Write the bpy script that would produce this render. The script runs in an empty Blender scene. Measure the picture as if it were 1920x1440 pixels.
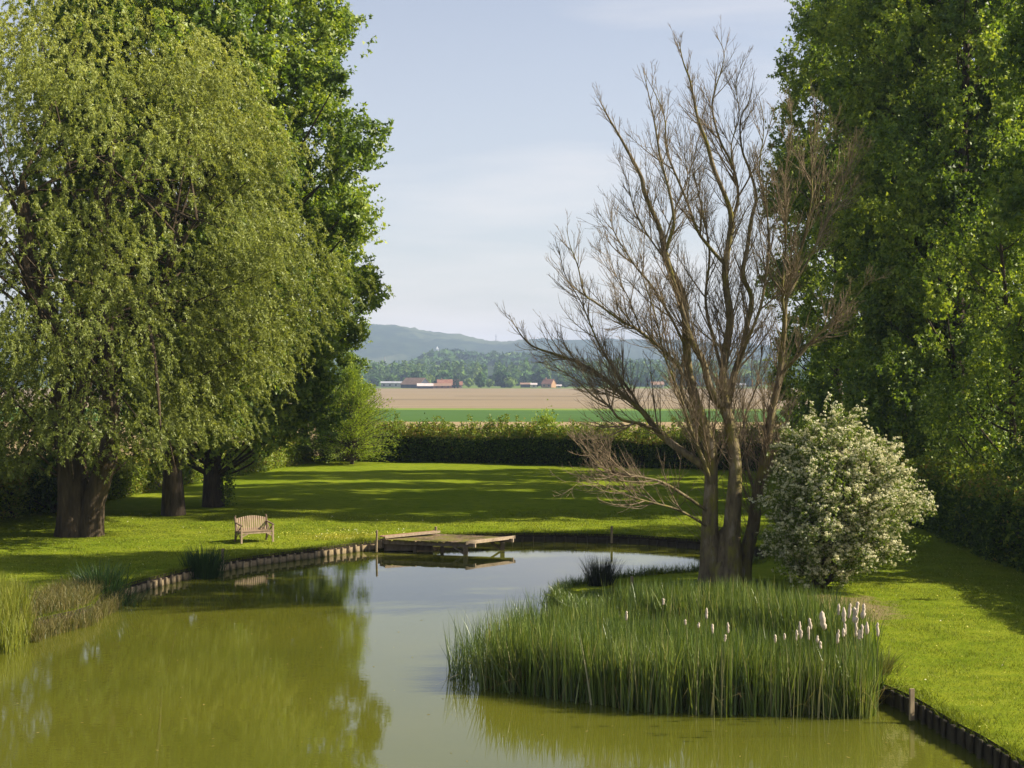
import bpy, bmesh, math, random
import numpy as np
from mathutils import Vector, Matrix
from mathutils.geometry import delaunay_2d_cdt

# ------------------------------------------------------------------ camera, sky, sun
scene = bpy.context.scene
COL = scene.collection
HC, F, HZ = 6.3, 2600.0, 700.0            # camera height, focal length in 1920-px units, horizon row
cam_d = bpy.data.cameras.new('camera')
cam = bpy.data.objects.new('camera', cam_d); COL.objects.link(cam)
cam_d.sensor_width = 36; cam_d.lens = 36*F/1920
cam_d.clip_start = 0.5; cam_d.clip_end = 20000
cam.location = (0, 0, HC)
cam.rotation_euler = (math.radians(90)-math.atan(20/F), 0, 0)
scene.camera = cam
scene.view_settings.view_transform = 'Standard'
scene.view_settings.look = 'None'
scene.view_settings.gamma = 1
scene.view_settings.use_curve_mapping = False
scene.view_settings.exposure = 1.15
SUN_EL, SUN_AZ = math.radians(36), math.radians(0.5)     # azimuth: from +x towards +y
sdir = Vector((math.cos(SUN_EL)*math.cos(SUN_AZ), math.cos(SUN_EL)*math.sin(SUN_AZ), math.sin(SUN_EL)))
sl = bpy.data.lights.new('sun', 'SUN'); sl.energy = 5.0; sl.angle = math.radians(0.5); sl.color = (1.0, 0.92, 0.76)
so = bpy.data.objects.new('sun', sl); COL.objects.link(so)
so.rotation_euler = sdir.to_track_quat('Z', 'Y').to_euler(); so.location = (60, 10, 60)
world = bpy.data.worlds.new('World'); scene.world = world; world.use_nodes = True
wn, wl = world.node_tree.nodes, world.node_tree.links
wn.clear()
w_out = wn.new('ShaderNodeOutputWorld'); w_bg = wn.new('ShaderNodeBackground'); w_sky = wn.new('ShaderNodeTexSky')
w_sky.sky_type = 'NISHITA'; w_sky.sun_disc = False
w_sky.sun_elevation = SUN_EL; w_sky.sun_rotation = math.radians(90)-SUN_AZ
w_sky.altitude = 50; w_sky.air_density = 1.0; w_sky.dust_density = 1.6; w_sky.ozone_density = 3.0
w_bg.inputs['Strength'].default_value = 0.067
# thin high cloud: mixes a pale veil into the sky, by direction
w_tc = wn.new('ShaderNodeTexCoord'); w_map = wn.new('ShaderNodeMapping')
w_map.inputs['Scale'].default_value = (1.2, 1.2, 9.0); w_map.inputs['Rotation'].default_value = (0.0, 0.10, 0.3)
w_n = wn.new('ShaderNodeTexNoise'); w_n.inputs['Scale'].default_value = 2.3; w_n.inputs['Detail'].default_value = 7; w_n.inputs['Roughness'].default_value = 0.5
w_r = wn.new('ShaderNodeValToRGB'); w_r.color_ramp.elements[0].position = 0.47; w_r.color_ramp.elements[1].position = 0.80
w_r.color_ramp.elements[0].color = (0.42, 0.42, 0.42, 1); w_r.color_ramp.elements[1].color = (0.85, 0.85, 0.85, 1)
w_mx = wn.new('ShaderNodeMix'); w_mx.data_type = 'RGBA'; w_mx.inputs['B'].default_value = (7.5, 6.95, 6.6, 1)
wl.new(w_tc.outputs['Generated'], w_map.inputs['Vector']); wl.new(w_map.outputs[0], w_n.inputs['Vector'])
wl.new(w_n.outputs['Fac'], w_r.inputs['Fac'])
# the veil is seen through more air towards the horizon, so it is thicker there
w_sep = wn.new('ShaderNodeSeparateXYZ'); w_mr = wn.new('ShaderNodeMapRange'); w_mr.interpolation_type = 'SMOOTHERSTEP'
w_mr.inputs['From Min'].default_value = 0.0; w_mr.inputs['From Max'].default_value = 0.6; w_mr.inputs['To Min'].default_value = 1.0; w_mr.inputs['To Max'].default_value = 0.22
w_mu = wn.new('ShaderNodeMath'); w_mu.operation = 'MULTIPLY'
wl.new(w_tc.outputs['Generated'], w_sep.inputs[0]); wl.new(w_sep.outputs['Z'], w_mr.inputs['Value'])
wl.new(w_r.outputs['Color'], w_mu.inputs[0]); wl.new(w_mr.outputs[0], w_mu.inputs[1]); wl.new(w_mu.outputs[0], w_mx.inputs['Factor'])
wl.new(w_sky.outputs['Color'], w_mx.inputs['A']); wl.new(w_mx.outputs['Result'], w_bg.inputs['Color'])
wl.new(w_bg.outputs[0], w_out.inputs['Surface'])
scene.cycles.max_bounces = 8; scene.cycles.diffuse_bounces = 3; scene.cycles.glossy_bounces = 3
scene.cycles.transmission_bounces = 4; scene.cycles.transparent_max_bounces = 8; scene.cycles.volume_bounces = 0
scene.cycles.caustics_reflective = False; scene.cycles.caustics_refractive = False

# ------------------------------------------------------------------ helpers
PI = math.pi
WZ = -0.35
def G(px, py, z=0.0):
    """ground point at height z seen at a photo pixel"""
    D = (HC-z)*F/(py-HZ)
    return np.array([(px-960)*D/F, D])
def X(px, D): return (px-960)*D/F
def Z(py, D): return HC-(py-HZ)*D/F

def tag(o, label=None, cat=None, group=None, kind=None):
    if label: o['label'] = label
    if cat: o['category'] = cat
    if group: o['group'] = group
    if kind: o['kind'] = kind
    return o
def empty(name, loc=(0, 0, 0), rz=0.0, label=None, cat=None, group=None):
    o = bpy.data.objects.new(name, None); COL.objects.link(o)
    o.location = loc; o.rotation_euler = (0, 0, rz); o.empty_display_size = 0.3
    return tag(o, label, cat, group)
def link(name, me, parent=None):
    o = bpy.data.objects.new(name, me); COL.objects.link(o)
    if parent is not None: o.parent = parent
    return o
def np_mesh(name, V, Fc, mat, tint=None, smooth=False):
    """Fc: list of int arrays (n,3) and/or (n,4)"""
    if isinstance(Fc, np.ndarray): Fc = [Fc]
    me = bpy.data.meshes.new(name)
    V = np.asarray(V, dtype=np.float32)
    me.vertices.add(len(V)); me.vertices.foreach_set('co', V.ravel())
    loops = np.concatenate([f.ravel() for f in Fc]).astype(np.int32)
    tot = np.concatenate([np.full(len(f), f.shape[1]) for f in Fc]).astype(np.int32)
    start = np.concatenate([[0], np.cumsum(tot)[:-1]]).astype(np.int32)
    me.loops.add(len(loops)); me.loops.foreach_set('vertex_index', loops)
    me.polygons.add(len(tot)); me.polygons.foreach_set('loop_start', start)
    try: me.polygons.foreach_set('loop_total', tot)
    except Exception: pass
    if smooth: me.polygons.foreach_set('use_smooth', np.ones(len(tot), dtype=bool))
    me.update(calc_edges=True)
    if tint is not None:
        a = me.attributes.new('tint', 'FLOAT', 'FACE'); a.data.foreach_set('value', np.asarray(tint, dtype=np.float32))
    if mat is not None:
        for m in (mat if isinstance(mat, (list, tuple)) else [mat]): me.materials.append(m)
    return me
def norm(a): return a/np.maximum(np.linalg.norm(a, axis=-1, keepdims=True), 1e-9)
def rnd_dirs(rng, n): return norm(rng.normal(size=(n, 3)))

class MB:
    """collects small solids into one mesh"""
    def __init__(s): s.v, s.f = [], []
    def add(s, vs, fs):
        k = len(s.v); s.v += [tuple(v) for v in vs]; s.f += [tuple(i+k for i in f) for f in fs]
    def box(s, c, size, rz=0.0, M=None):
        hx, hy, hz = [q/2 for q in size]
        P = [Vector((x, y, z)) for z in (-hz, hz) for y in (-hy, hy) for x in (-hx, hx)]
        R = Matrix.Rotation(rz, 3, 'Z') if M is None else M
        s.add([R@p+Vector(c) for p in P], [(0, 2, 3, 1), (4, 5, 7, 6), (0, 1, 5, 4), (2, 6, 7, 3), (0, 4, 6, 2), (1, 3, 7, 5)])
    def bar(s, a, b, w, h=None, up=(0, 0, 1)):
        a, b = Vector(a), Vector(b); h = h or w
        d = (b-a); L = d.length; d.normalize(); u = Vector(up)
        if abs(d.dot(u)) > 0.98: u = Vector((1, 0, 0))
        sx = d.cross(u).normalized(); sz = sx.cross(d)
        M = Matrix((sx, d, sz)).transposed()
        s.box((a+b)/2, (w, L, h), M=M)
    def tube(s, pts, rad, n=8, cap=True):
        pts = [Vector(p) for p in pts]; k0 = len(s.v)
        for i, p in enumerate(pts):
            d = (pts[min(i+1, len(pts)-1)]-pts[max(i-1, 0)]).normalized()
            u = Vector((0, 0, 1)) if abs(d.z) < .9 else Vector((1, 0, 0))
            a = d.cross(u).normalized(); b = a.cross(d)
            for j in range(n):
                t = 2*PI*j/n; s.v.append(tuple(p+(a*math.cos(t)+b*math.sin(t))*rad[i]))
        for i in range(len(pts)-1):
            for j in range(n):
                j2 = (j+1) % n
                s.f.append((k0+i*n+j, k0+i*n+j2, k0+(i+1)*n+j2, k0+(i+1)*n+j))
        if cap:
            s.f.append(tuple(k0+j for j in range(n))[::-1]); e = k0+(len(pts)-1)*n
            s.f.append(tuple(e+j for j in range(n)))
    def mesh(s, name, mat, smooth=False, bevel=0):
        me = bpy.data.meshes.new(name); me.from_pydata(s.v, [], s.f)
        bm = bmesh.new(); bm.from_mesh(me); bmesh.ops.recalc_face_normals(bm, faces=bm.faces)
        if bevel: bmesh.ops.bevel(bm, geom=list(bm.edges), offset=bevel, segments=1, affect='EDGES', clamp_overlap=True)
        bm.to_mesh(me); bm.free()
        if smooth: me.polygons.foreach_set('use_smooth', [True]*len(me.polygons))
        me.materials.append(mat); return me
    def build(s, name, mat, parent=None, smooth=False, bevel=0): return link(name, s.mesh(name, mat, smooth, bevel), parent)

def tubes_np(P, R, n=3):
    """P (m,k,3) paths, R (m,k) radii -> V,F"""
    m, k, _ = P.shape
    T = np.empty_like(P); T[:, 1:-1] = P[:, 2:]-P[:, :-2]; T[:, 0] = P[:, 1]-P[:, 0]; T[:, -1] = P[:, -1]-P[:, -2]
    T = norm(T)
    up = np.where(np.abs(T[:, :1, 2:3]) < .9, np.array([0, 0, 1.0]), np.array([1.0, 0, 0]))
    up = np.broadcast_to(up, T.shape)
    A = norm(np.cross(T, up)); B = np.cross(A, T)
    ang = np.arange(n)*2*PI/n
    V = P[:, :, None, :]+R[:, :, None, None]*(A[:, :, None, :]*np.cos(ang)[None, None, :, None]+B[:, :, None, :]*np.sin(ang)[None, None, :, None])
    idx = np.arange(m*k*n).reshape(m, k, n)
    a = idx[:, :-1]; b = idx[:, 1:]; a2 = np.roll(a, -1, 2); b2 = np.roll(b, -1, 2)
    return V.reshape(-1, 3), np.stack([a, a2, b2, b], -1).reshape(-1, 4)
def join(parts):
    V, Fc, k = [], [], 0
    for v, f in parts: V.append(v); Fc.append(f+k); k += len(v)
    return np.concatenate(V), np.concatenate(Fc)
def resample(pts, k):
    """Catmull-Rom through pts, k samples, works in any dimension"""
    pts = np.asarray(pts, float); n = len(pts)
    t = np.linspace(0, n-1, k); i = np.minimum(t.astype(int), n-2); u = (t-i)[:, None]
    p = lambda j: pts[np.clip(j, 0, n-1)]
    p0, p1, p2, p3 = p(i-1), p(i), p(i+1), p(i+2)
    return 0.5*((2*p1)+(-p0+p2)*u+(2*p0-5*p1+4*p2-p3)*u**2+(-p0+3*p1-3*p2+p3)*u**3)
def leaf_quads(P, A, S, L, W):
    n = len(P); L = np.broadcast_to(L, n)[:, None]; W = np.broadcast_to(W, n)[:, None]
    N = np.cross(A, S)
    V = np.stack([P, P+A*L*.45+S*W*.5+N*L*.08, P+A*L, P+A*L*.45-S*W*.5+N*L*.08], 1).reshape(-1, 3)
    return V, np.arange(n*4).reshape(n, 4)
def leaf_tris(P, A, S, L, W):
    n = len(P); L = np.broadcast_to(L, n)[:, None]; W = np.broadcast_to(W, n)[:, None]
    V = np.stack([P-S*W*.5, P+S*W*.5, P+A*L], 1).reshape(-1, 3)
    return V, np.arange(n*3).reshape(n, 3)
def face(rng, A, N, r=.6):
    """leaf side vector so that its face looks roughly along N, as leaves turn to the light"""
    return norm(np.cross(norm(N)+rng.normal(size=A.shape)*r, A))
def perp(rng, A): return norm(np.cross(A, rng.normal(size=A.shape)))
def vnoise(P, seed=0):
    """cheap smooth pseudo-noise, about -1..1"""
    r = np.random.default_rng(seed); s = 0
    for i in range(6):
        k = r.normal(size=P.shape[-1])*(1+i*.35); s = s+np.sin(P@k+r.uniform(0, 6.28))/(1+i*.35)
    return s/2.3
def inside(P, poly):
    x, y = P[:, 0], P[:, 1]; r = np.zeros(len(P), bool); n = len(poly)
    for i in range(n):
        x1, y1 = poly[i]; x2, y2 = poly[(i+1) % n]
        c = ((y1 > y) != (y2 > y)) & (x < (x2-x1)*(y-y1)/((y2-y1) if y2 != y1 else 1e-9)+x1)
        r ^= c
    return r
def seg_dist(P, poly, closed=True):
    d = np.full(len(P), 1e9); n = len(poly)
    for i in range(n if closed else n-1):
        a = poly[i]; b = poly[(i+1) % n]; ab = b-a
        t = np.clip(((P-a)@ab)/max(ab@ab, 1e-9), 0, 1)
        d = np.minimum(d, np.linalg.norm(P-(a+t[:, None]*ab), axis=1))
    return d

# ------------------------------------------------------------------ materials
def mat_new(name):
    m = bpy.data.materials.new(name); m.use_nodes = True; n = m.node_tree.nodes; n.clear()
    return m, n, m.node_tree.links
def ramp(n, stops, interp='LINEAR'):
    r = n.new('ShaderNodeValToRGB'); e = r.color_ramp.elements; r.color_ramp.interpolation = interp
    while len(e) < len(stops): e.new(0.5)
    for q, (p, c) in zip(e, stops): q.position = p; q.color = (*c, 1)
    return r
def noise(n, l, scale, detail=4, rough=.6, vec=None, sc=None):
    t = n.new('ShaderNodeTexNoise'); t.inputs['Scale'].default_value = scale; t.inputs['Detail'].default_value = detail; t.inputs['Roughness'].default_value = rough
    if vec is not None:
        if sc is not None:
            mp = n.new('ShaderNodeMapping'); mp.inputs['Scale'].default_value = sc; l.new(vec, mp.inputs['Vector']); vec = mp.outputs[0]
        l.new(vec, t.inputs['Vector'])
    return t
def mixc(n, l, fac, a, b, blend='MIX'):
    m = n.new('ShaderNodeMix'); m.data_type = 'RGBA'; m.blend_type = blend
    for k, v in (('Factor', fac), ('A', a), ('B', b)):
        s = m.inputs[k]
        if isinstance(v, (int, float)): s.default_value = v
        elif isinstance(v, tuple): s.default_value = (*v, 1)
        else: l.new(v, s)
    return m.outputs['Result']
def leaf_mat(name, stops, trans=0.4, spec=0.25, rough=0.45, tmul=(1.25, 1.2, .5), gain=1.0):
    stops = [(p, tuple(min(.85, q*gain) for q in c)) for p, c in stops]
    m, n, l = mat_new(name)
    at = n.new('ShaderNodeAttribute'); at.attribute_name = 'tint'
    r = ramp(n, stops); l.new(at.outputs['Fac'], r.inputs['Fac'])
    col = r.outputs['Color']
    d = n.new('ShaderNodeBsdfDiffuse'); l.new(col, d.inputs['Color'])
    t = n.new('ShaderNodeBsdfTranslucent'); tc = mixc(n, l, 1.0, col, tmul, 'MULTIPLY'); l.new(tc, t.inputs['Color'])
    mx = n.new('ShaderNodeMixShader'); mx.inputs['Fac'].default_value = trans
    l.new(d.outputs[0], mx.inputs[1]); l.new(t.outputs[0], mx.inputs[2])
    out = n.new('ShaderNodeOutputMaterial'); last = mx.outputs[0]
    if spec > 0:
        g = n.new('ShaderNodeBsdfGlossy'); g.inputs['Roughness'].default_value = rough; g.inputs['Color'].default_value = (.8, .8, .75, 1)
        m2 = n.new('ShaderNodeMixShader'); m2.inputs['Fac'].default_value = spec*.16; l.new(last, m2.inputs[1]); l.new(g.outputs[0], m2.inputs[2]); last = m2.outputs[0]
    l.new(last, out.inputs['Surface']); return m
def surf_mat(name, stops, scale=4, sc=(1, 1, 1), rough=.85, bump=.3, bdist=.02, bscale=None, spec=.2, extra=None, coord='Object'):
    m, n, l = mat_new(name)
    tc = n.new('ShaderNodeTexCoord'); vec = tc.outputs[coord]
    t = noise(n, l, scale, 6, .62, vec, sc); r = ramp(n, stops); l.new(t.outputs['Fac'], r.inputs['Fac'])
    col = r.outputs['Color']
    if extra: col = extra(n, l, vec, col)
    p = n.new('ShaderNodeBsdfPrincipled'); l.new(col, p.inputs['Base Color']); p.inputs['Roughness'].default_value = rough
    p.inputs['Specular IOR Level'].default_value = spec
    if bump:
        b = n.new('ShaderNodeBump'); b.inputs['Strength'].default_value = bump; b.inputs['Distance'].default_value = bdist
        t2 = noise(n, l, bscale or scale*2.5, 5, .65, vec, sc); l.new(t2.outputs['Fac'], b.inputs['Height']); l.new(b.outputs[0], p.inputs['Normal'])
    o = n.new('ShaderNodeOutputMaterial'); l.new(p.outputs[0], o.inputs['Surface']); return m

M_POPLAR = leaf_mat('poplar_leaf', [(0, (.040, .070, .009)), (.45, (.095, .150, .015)), (1, (.27, .31, .045))], trans=.50, spec=.20, rough=.5, gain=1.4)
M_WILLOW = leaf_mat('willow_leaf', [(0, (.08, .10, .024)), (.5, (.180, .203, .050)), (1, (.34, .345, .09))], trans=.45, spec=.12, gain=1.45)
M_HEDGE = leaf_mat('hedge_leaf', [(0, (.02, .038, .006)), (.5, (.06, .10, .012)), (.85, (.19, .23, .025)), (1, (.22, .15, .04))], trans=.35, spec=.12, gain=1.35)
M_FEATHER = leaf_mat('feather_leaf', [(0, (.07, .11, .014)), (.5, (.13, .18, .022)), (1, (.22, .25, .035))], trans=.45, spec=.1, gain=1.6)
M_HAW = leaf_mat('hawthorn_leaf', [(0, (.035, .06, .010)), (.6, (.10, .14, .02)), (1, (.19, .22, .04))], trans=.4, spec=.15, gain=1.35)
M_FLOWER = leaf_mat('hawthorn_blossom', [(0, (.50, .46, .22)), (.5, (.72, .67, .42)), (1, (.84, .80, .60))], trans=.35, spec=0, tmul=(1, 1, .9))
M_REED = leaf_mat('reed_blade', [(0, (.03, .055, .010)), (.55, (.095, .145, .020)), (.9, (.21, .24, .055)), (1, (.36, .32, .15))], trans=.32, spec=.30, rough=.4, gain=1.0)
M_IRIS = leaf_mat('iris_blade', [(0, (.012, .03, .008)), (1, (.04, .085, .015))], trans=.3, spec=.2)
M_RUSH = leaf_mat('rush_blade', [(0, (.008, .012, .007)), (.8, (.025, .035, .018)), (1, (.09, .09, .05))], trans=.15, spec=.2)
M_DRY = leaf_mat('dry_grass_blade', [(0, (.07, .09, .025)), (.5, (.17, .15, .05)), (1, (.34, .26, .11))], trans=.35, spec=.1)
M_YREED = leaf_mat('young_reed_blade', [(0, (.09, .12, .015)), (.5, (.20, .22, .022)), (1, (.30, .27, .06))], trans=.4, spec=.15)
M_GRASS = leaf_mat('grass_blade', [(0, (.082, .115, .010)), (.6, (.150, .182, .016)), (.96, (.23, .25, .02)), (1, (.55, .50, .14))], trans=.4, spec=.05, tmul=(1.2, 1.15, .5))
M_WOODS = leaf_mat('far_wood_leaf', [(0, (.022, .05, .02)), (.5, (.06, .11, .028)), (1, (.14, .19, .04))], trans=.2, spec=0, gain=1.4)
M_LFLOWER = leaf_mat('lawn_flower', [(0, (.40, .38, .06)), (.7, (.55, .50, .12)), (1, (.62, .60, .45))], trans=.2, spec=0)
def lichen(n, l, vec, col):
    t = noise(n, l, 1.7, 6, .7, vec, (1, 1, .45)); r = ramp(n, [(.47, (0, 0, 0)), (.60, (1, 1, 1))]); l.new(t.outputs['Fac'], r.inputs['Fac'])
    c = mixc(n, l, r.outputs['Color'], col, (.19, .165, .035))
    t2 = noise(n, l, 3.1, 4, .6, vec, (1, 1, .3)); r2 = ramp(n, [(.58, (0, 0, 0)), (.66, (1, 1, 1))]); l.new(t2.outputs['Fac'], r2.inputs['Fac'])
    return mixc(n, l, r2.outputs['Color'], c, (.24, .19, .13))
M_BARK_BARE = surf_mat('bare_willow_bark', [(.3, (.06, .044, .026)), (.6, (.19, .145, .08)), (.8, (.34, .265, .165))], 7, (1, 1, .22), .9, .9, .05, 16, extra=lichen)
M_TWIG = surf_mat('twig_bark', [(.3, (.13, .093, .055)), (.7, (.27, .20, .12))], 3, bump=0)
M_BARK = surf_mat('tree_bark', [(.3, (.03, .022, .015)), (.6, (.085, .062, .04)), (.8, (.14, .105, .065))], 7, (1, 1, .2), .92, 1.0, .06, 15)
M_BARK_W = surf_mat('willow_trunk_bark', [(.3, (.03, .022, .013)), (.6, (.085, .06, .035)), (.8, (.19, .14, .08))], 6, (1, 1, .16), .92, 1.0, .09, 11)
M_WOOD_GREY = surf_mat('weathered_teak', [(.3, (.22, .155, .10)), (.7, (.41, .30, .20))], 9, (1, 1, .25), .75, .3, .004)
M_WOOD_DARK = surf_mat('weathered_teak_side', [(.3, (.11, .075, .05)), (.7, (.23, .165, .11))], 9, (1, 1, .25), .8, .3, .004)
def wetline(n, l, vec, col):
    sp = n.new('ShaderNodeSeparateXYZ'); l.new(vec, sp.inputs[0]); t = noise(n, l, 9, 4, .6, vec)
    ad = n.new('ShaderNodeMath'); ad.operation = 'MULTIPLY_ADD'; ad.inputs[1].default_value = .16; l.new(t.outputs['Fac'], ad.inputs[0]); l.new(sp.outputs['Z'], ad.inputs[2])
    r = ramp(n, [(0.0, (0, 0, 0)), (1, (1, 1, 1))]); mr = n.new('ShaderNodeMapRange'); mr.inputs['From Min'].default_value = -.17; mr.inputs['From Max'].default_value = -.03
    l.new(ad.outputs[0], mr.inputs['Value']); return mixc(n, l, mr.outputs[0], (.05, .045, .018), col)
M_POST = surf_mat('edging_timber', [(.3, (.12, .08, .048)), (.55, (.28, .21, .125)), (.8, (.42, .33, .21))], 5, (1, 1, .4), .85, .5, .01)
M_EDGEPOST = surf_mat('edging_post_timber', [(.3, (.12, .08, .048)), (.55, (.28, .21, .125)), (.8, (.42, .33, .21))], 5, (1, 1, .4), .85, .5, .01, extra=wetline)
M_BOARD = surf_mat('edging_board', [(.3, (.11, .075, .042)), (.55, (.27, .20, .115)), (.8, (.42, .33, .20))], 4, (1, 1, 3), .85, .5, .01, extra=wetline)
def mossy(n, l, vec, col):
    t = noise(n, l, 1.3, 5, .65, vec); r = ramp(n, [(.42, (0, 0, 0)), (.58, (1, 1, 1))]); l.new(t.outputs['Fac'], r.inputs['Fac'])
    return mixc(n, l, r.outputs['Color'], col, (.13, .12, .02))
M_DECK = surf_mat('mossy_deck_plank', [(.3, (.08, .052, .03)), (.7, (.21, .145, .085))], 6, (2, .3, 1), .85, .4, .008, extra=mossy)
M_DECKPALE = surf_mat('pale_deck_wood', [(.3, (.26, .19, .12)), (.7, (.45, .35, .245))], 6, (2, 2, 2), .8, .4, .006)
M_PIERPOST = surf_mat('pier_post_wood', [(.3, (.09, .065, .042)), (.7, (.22, .17, .115))], 6, (1, 1, .3), .85, .5, .01)
M_REDWOOD = surf_mat('reddish_board', [(.3, (.19, .09, .055)), (.7, (.42, .24, .16))], 6, (.4, 2, 1), .8, .4, .006)
M_EDGE_SHADED = surf_mat('shaded_edging_timber', [(.3, (.022, .018, .011)), (.6, (.06, .048, .028)), (.8, (.11, .09, .055))], 5, (1, 1, .4), .8, .5, .01)  # edging timber darkened: shade of banks turned from the sun put into its colour
M_SOIL = surf_mat('bank_soil', [(.3, (.018, .013, .009)), (.7, (.055, .042, .024))], 6, (1, 1, 1), .95, .6, .03)
M_CATTAIL = surf_mat('cattail_fluff', [(.3, (.44, .34, .25)), (.7, (.66, .55, .43))], 40, (1, 1, 1), .98, .8, .01)

# lawn: mown grass with paler and darker patches, a bare earth scrape by the blossoming bush, worn straw patches
def make_lawn_mat():
    m, n, l = mat_new('lawn_grass')
    tc = n.new('ShaderNodeTexCoord'); v = tc.outputs['Object']
    t1 = noise(n, l, .16, 5, .55, v); t2 = noise(n, l, 1.6, 6, .7, v); t3 = noise(n, l, 24, 3, .8, v)
    r1 = ramp(n, [(.35, (.132, .176, .012)), (.65, (.180, .212, .018))]); l.new(t1.outputs['Fac'], r1.inputs['Fac'])
    r2 = ramp(n, [(.30, (.62, .72, .6)), (.5, (1, 1, 1)), (.72, (1.25, 1.12, 1.1))]); l.new(t2.outputs['Fac'], r2.inputs['Fac'])
    c = mixc(n, l, 1.0, r1.outputs['Color'], r2.outputs['Color'], 'MULTIPLY')
    r3 = ramp(n, [(.25, (.45, .5, .4)), (.5, (1, 1, 1)), (.75, (1.45, 1.35, 1.3))]); l.new(t3.outputs['Fac'], r3.inputs['Fac'])
    c = mixc(n, l, 1.0, c, r3.outputs['Color'], 'MULTIPLY')
    # straw coloured thatch
    t4 = noise(n, l, .9, 7, .75, v); r4 = ramp(n, [(.62, (0, 0, 0)), (.74, (.7, .7, .7))]); l.new(t4.outputs['Fac'], r4.inputs['Fac'])
    c = mixc(n, l, r4.outputs['Color'], c, (.22, .19, .045))
    # earth scrape in front of the bush
    def patch(cx, cy, rx, ry, col, c, sharp=.35):
        mp = n.new('ShaderNodeMapping'); mp.vector_type = 'TEXTURE'; mp.inputs['Location'].default_value = (cx, cy, 0); mp.inputs['Scale'].default_value = (rx, ry, 1)
        l.new(v, mp.inputs['Vector'])
        ln = n.new('ShaderNodeVectorMath'); ln.operation = 'LENGTH'; l.new(mp.outputs[0], ln.inputs[0])
        nz = noise(n, l, 2.2, 6, .7, v)
        ad = n.new('ShaderNodeMath'); ad.operation = 'MULTIPLY_ADD'; ad.inputs[1].default_value = 1.6; l.new(nz.outputs['Fac'], ad.inputs[0]); l.new(ln.outputs['Value'], ad.inputs[2])
        mr = n.new('ShaderNodeMapRange'); mr.inputs['From Min'].default_value = 1.8-sharp; mr.inputs['From Max'].default_value = 1.8; mr.inputs['To Min'].default_value = 1; mr.inputs['To Max'].default_value = 0
        l.new(ad.outputs[0], mr.inputs['Value'])
        return mixc(n, l, mr.outputs[0], c, col)
    a = G(1575, 1143); c = patch(a[0], a[1], 1.7, 2.2, (.20, .155, .075), c)
    a = G(1360, 1120); c = patch(a[0], a[1], 1.6, 1.8, (.045, .05, .015), c)
    a = G(640, 1006); c = patch(a[0], a[1], 2.4, 1.5, (.21, .20, .02), c, .8)
    p = n.new('ShaderNodeBsdfPrincipled'); l.new(c, p.inputs['Base Color']); p.inputs['Roughness'].default_value = 1.0; p.inputs['Specular IOR Level'].default_value = 0
    b = n.new('ShaderNodeBump'); b.inputs['Strength'].default_value = .8; b.inputs['Distance'].default_value = .05
    t5 = noise(n, l, 9, 6, .8, v); l.new(t5.outputs['Fac'], b.inputs['Height']); l.new(b.outputs[0], p.inputs['Normal'])
    o = n.new('ShaderNodeOutputMaterial'); l.new(p.outputs[0], o.inputs['Surface']); return m
M_LAWN = make_lawn_mat()

def make_water_mat():
    m, n, l = mat_new('murky_pond_water')
    tc = n.new('ShaderNodeTexCoord'); v = tc.outputs['Object']
    t = noise(n, l, .14, 4, .55, v); r = ramp(n, [(.3, (.070, .076, .008)), (.7, (.096, .096, .010))]); l.new(t.outputs['Fac'], r.inputs['Fac'])
    p = n.new('ShaderNodeBsdfPrincipled'); l.new(r.outputs['Color'], p.inputs['Base Color'])
    p.inputs['Roughness'].default_value = .02; p.inputs['IOR'].default_value = 1.5; p.inputs['Specular IOR Level'].default_value = .5
    t1 = noise(n, l, 4.5, 2, .5, v, (.7, 2.6, 1)); t2 = noise(n, l, .7, 2, .5, v, (.8, 1.8, 1))
    # breeze patches: ripples stronger in some areas than others
    t3 = noise(n, l, .12, 3, .5, v); mr = n.new('ShaderNodeMapRange'); mr.inputs['From Min'].default_value = .35; mr.inputs['From Max'].default_value = .7; mr.inputs['To Min'].default_value = .25; mr.inputs['To Max'].default_value = 1
    l.new(t3.outputs['Fac'], mr.inputs['Value'])
    mu = n.new('ShaderNodeMath'); mu.operation = 'MULTIPLY'; l.new(t1.outputs['Fac'], mu.inputs[0]); l.new(mr.outputs[0], mu.inputs[1])
    ad = n.new('ShaderNodeMath'); ad.operation = 'MULTIPLY_ADD'; ad.inputs[1].default_value = 1.2; l.new(t2.outputs['Fac'], ad.inputs[0]); l.new(mu.outputs[0], ad.inputs[2])
    b = n.new('ShaderNodeBump'); b.inputs['Strength'].default_value = 1.0; b.inputs['Distance'].default_value = .0010
    l.new(ad.outputs[0], b.inputs['Height']); l.new(b.outputs[0], p.inputs['Normal'])
    o = n.new('ShaderNodeOutputMaterial'); l.new(p.outputs[0], o.inputs['Surface']); return m
M_WATER = make_water_mat()
def field_mat(name, c0, c1, scale, sc, stripe=None):
    return surf_mat(name, [(.35, c0), (.65, c1)], scale, sc, .95, .3, .2, coord='Object', spec=.05)
M_F_TAN = field_mat('stubble', (.24, .17, .085), (.31, .225, .12), .05, (1, 4, 1))
M_F_GREEN = field_mat('young_crop', (.045, .095, .012), (.06, .118, .018), .02, (1, 5, 1))
M_F_YELLOW = field_mat('crop_margin', (.12, .18, .022), (.16, .21, .03), .05, (1, 3, 1))
M_F_BROWN = field_mat('ploughed_earth', (.185, .138, .078), (.26, .195, .118), .012, (.5, 9, 1))
M_F_DARK = field_mat('track_earth', (.09, .07, .045), (.13, .10, .065), .05, (1, 3, 1))
M_F_MEADOW = field_mat('meadow', (.09, .14, .03), (.14, .18, .04), .01, (1, 3, 1))
M_F_PATCH = field_mat('far_meadow', (.16, .20, .05), (.25, .26, .09), .01, (1, 2, 1))

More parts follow.
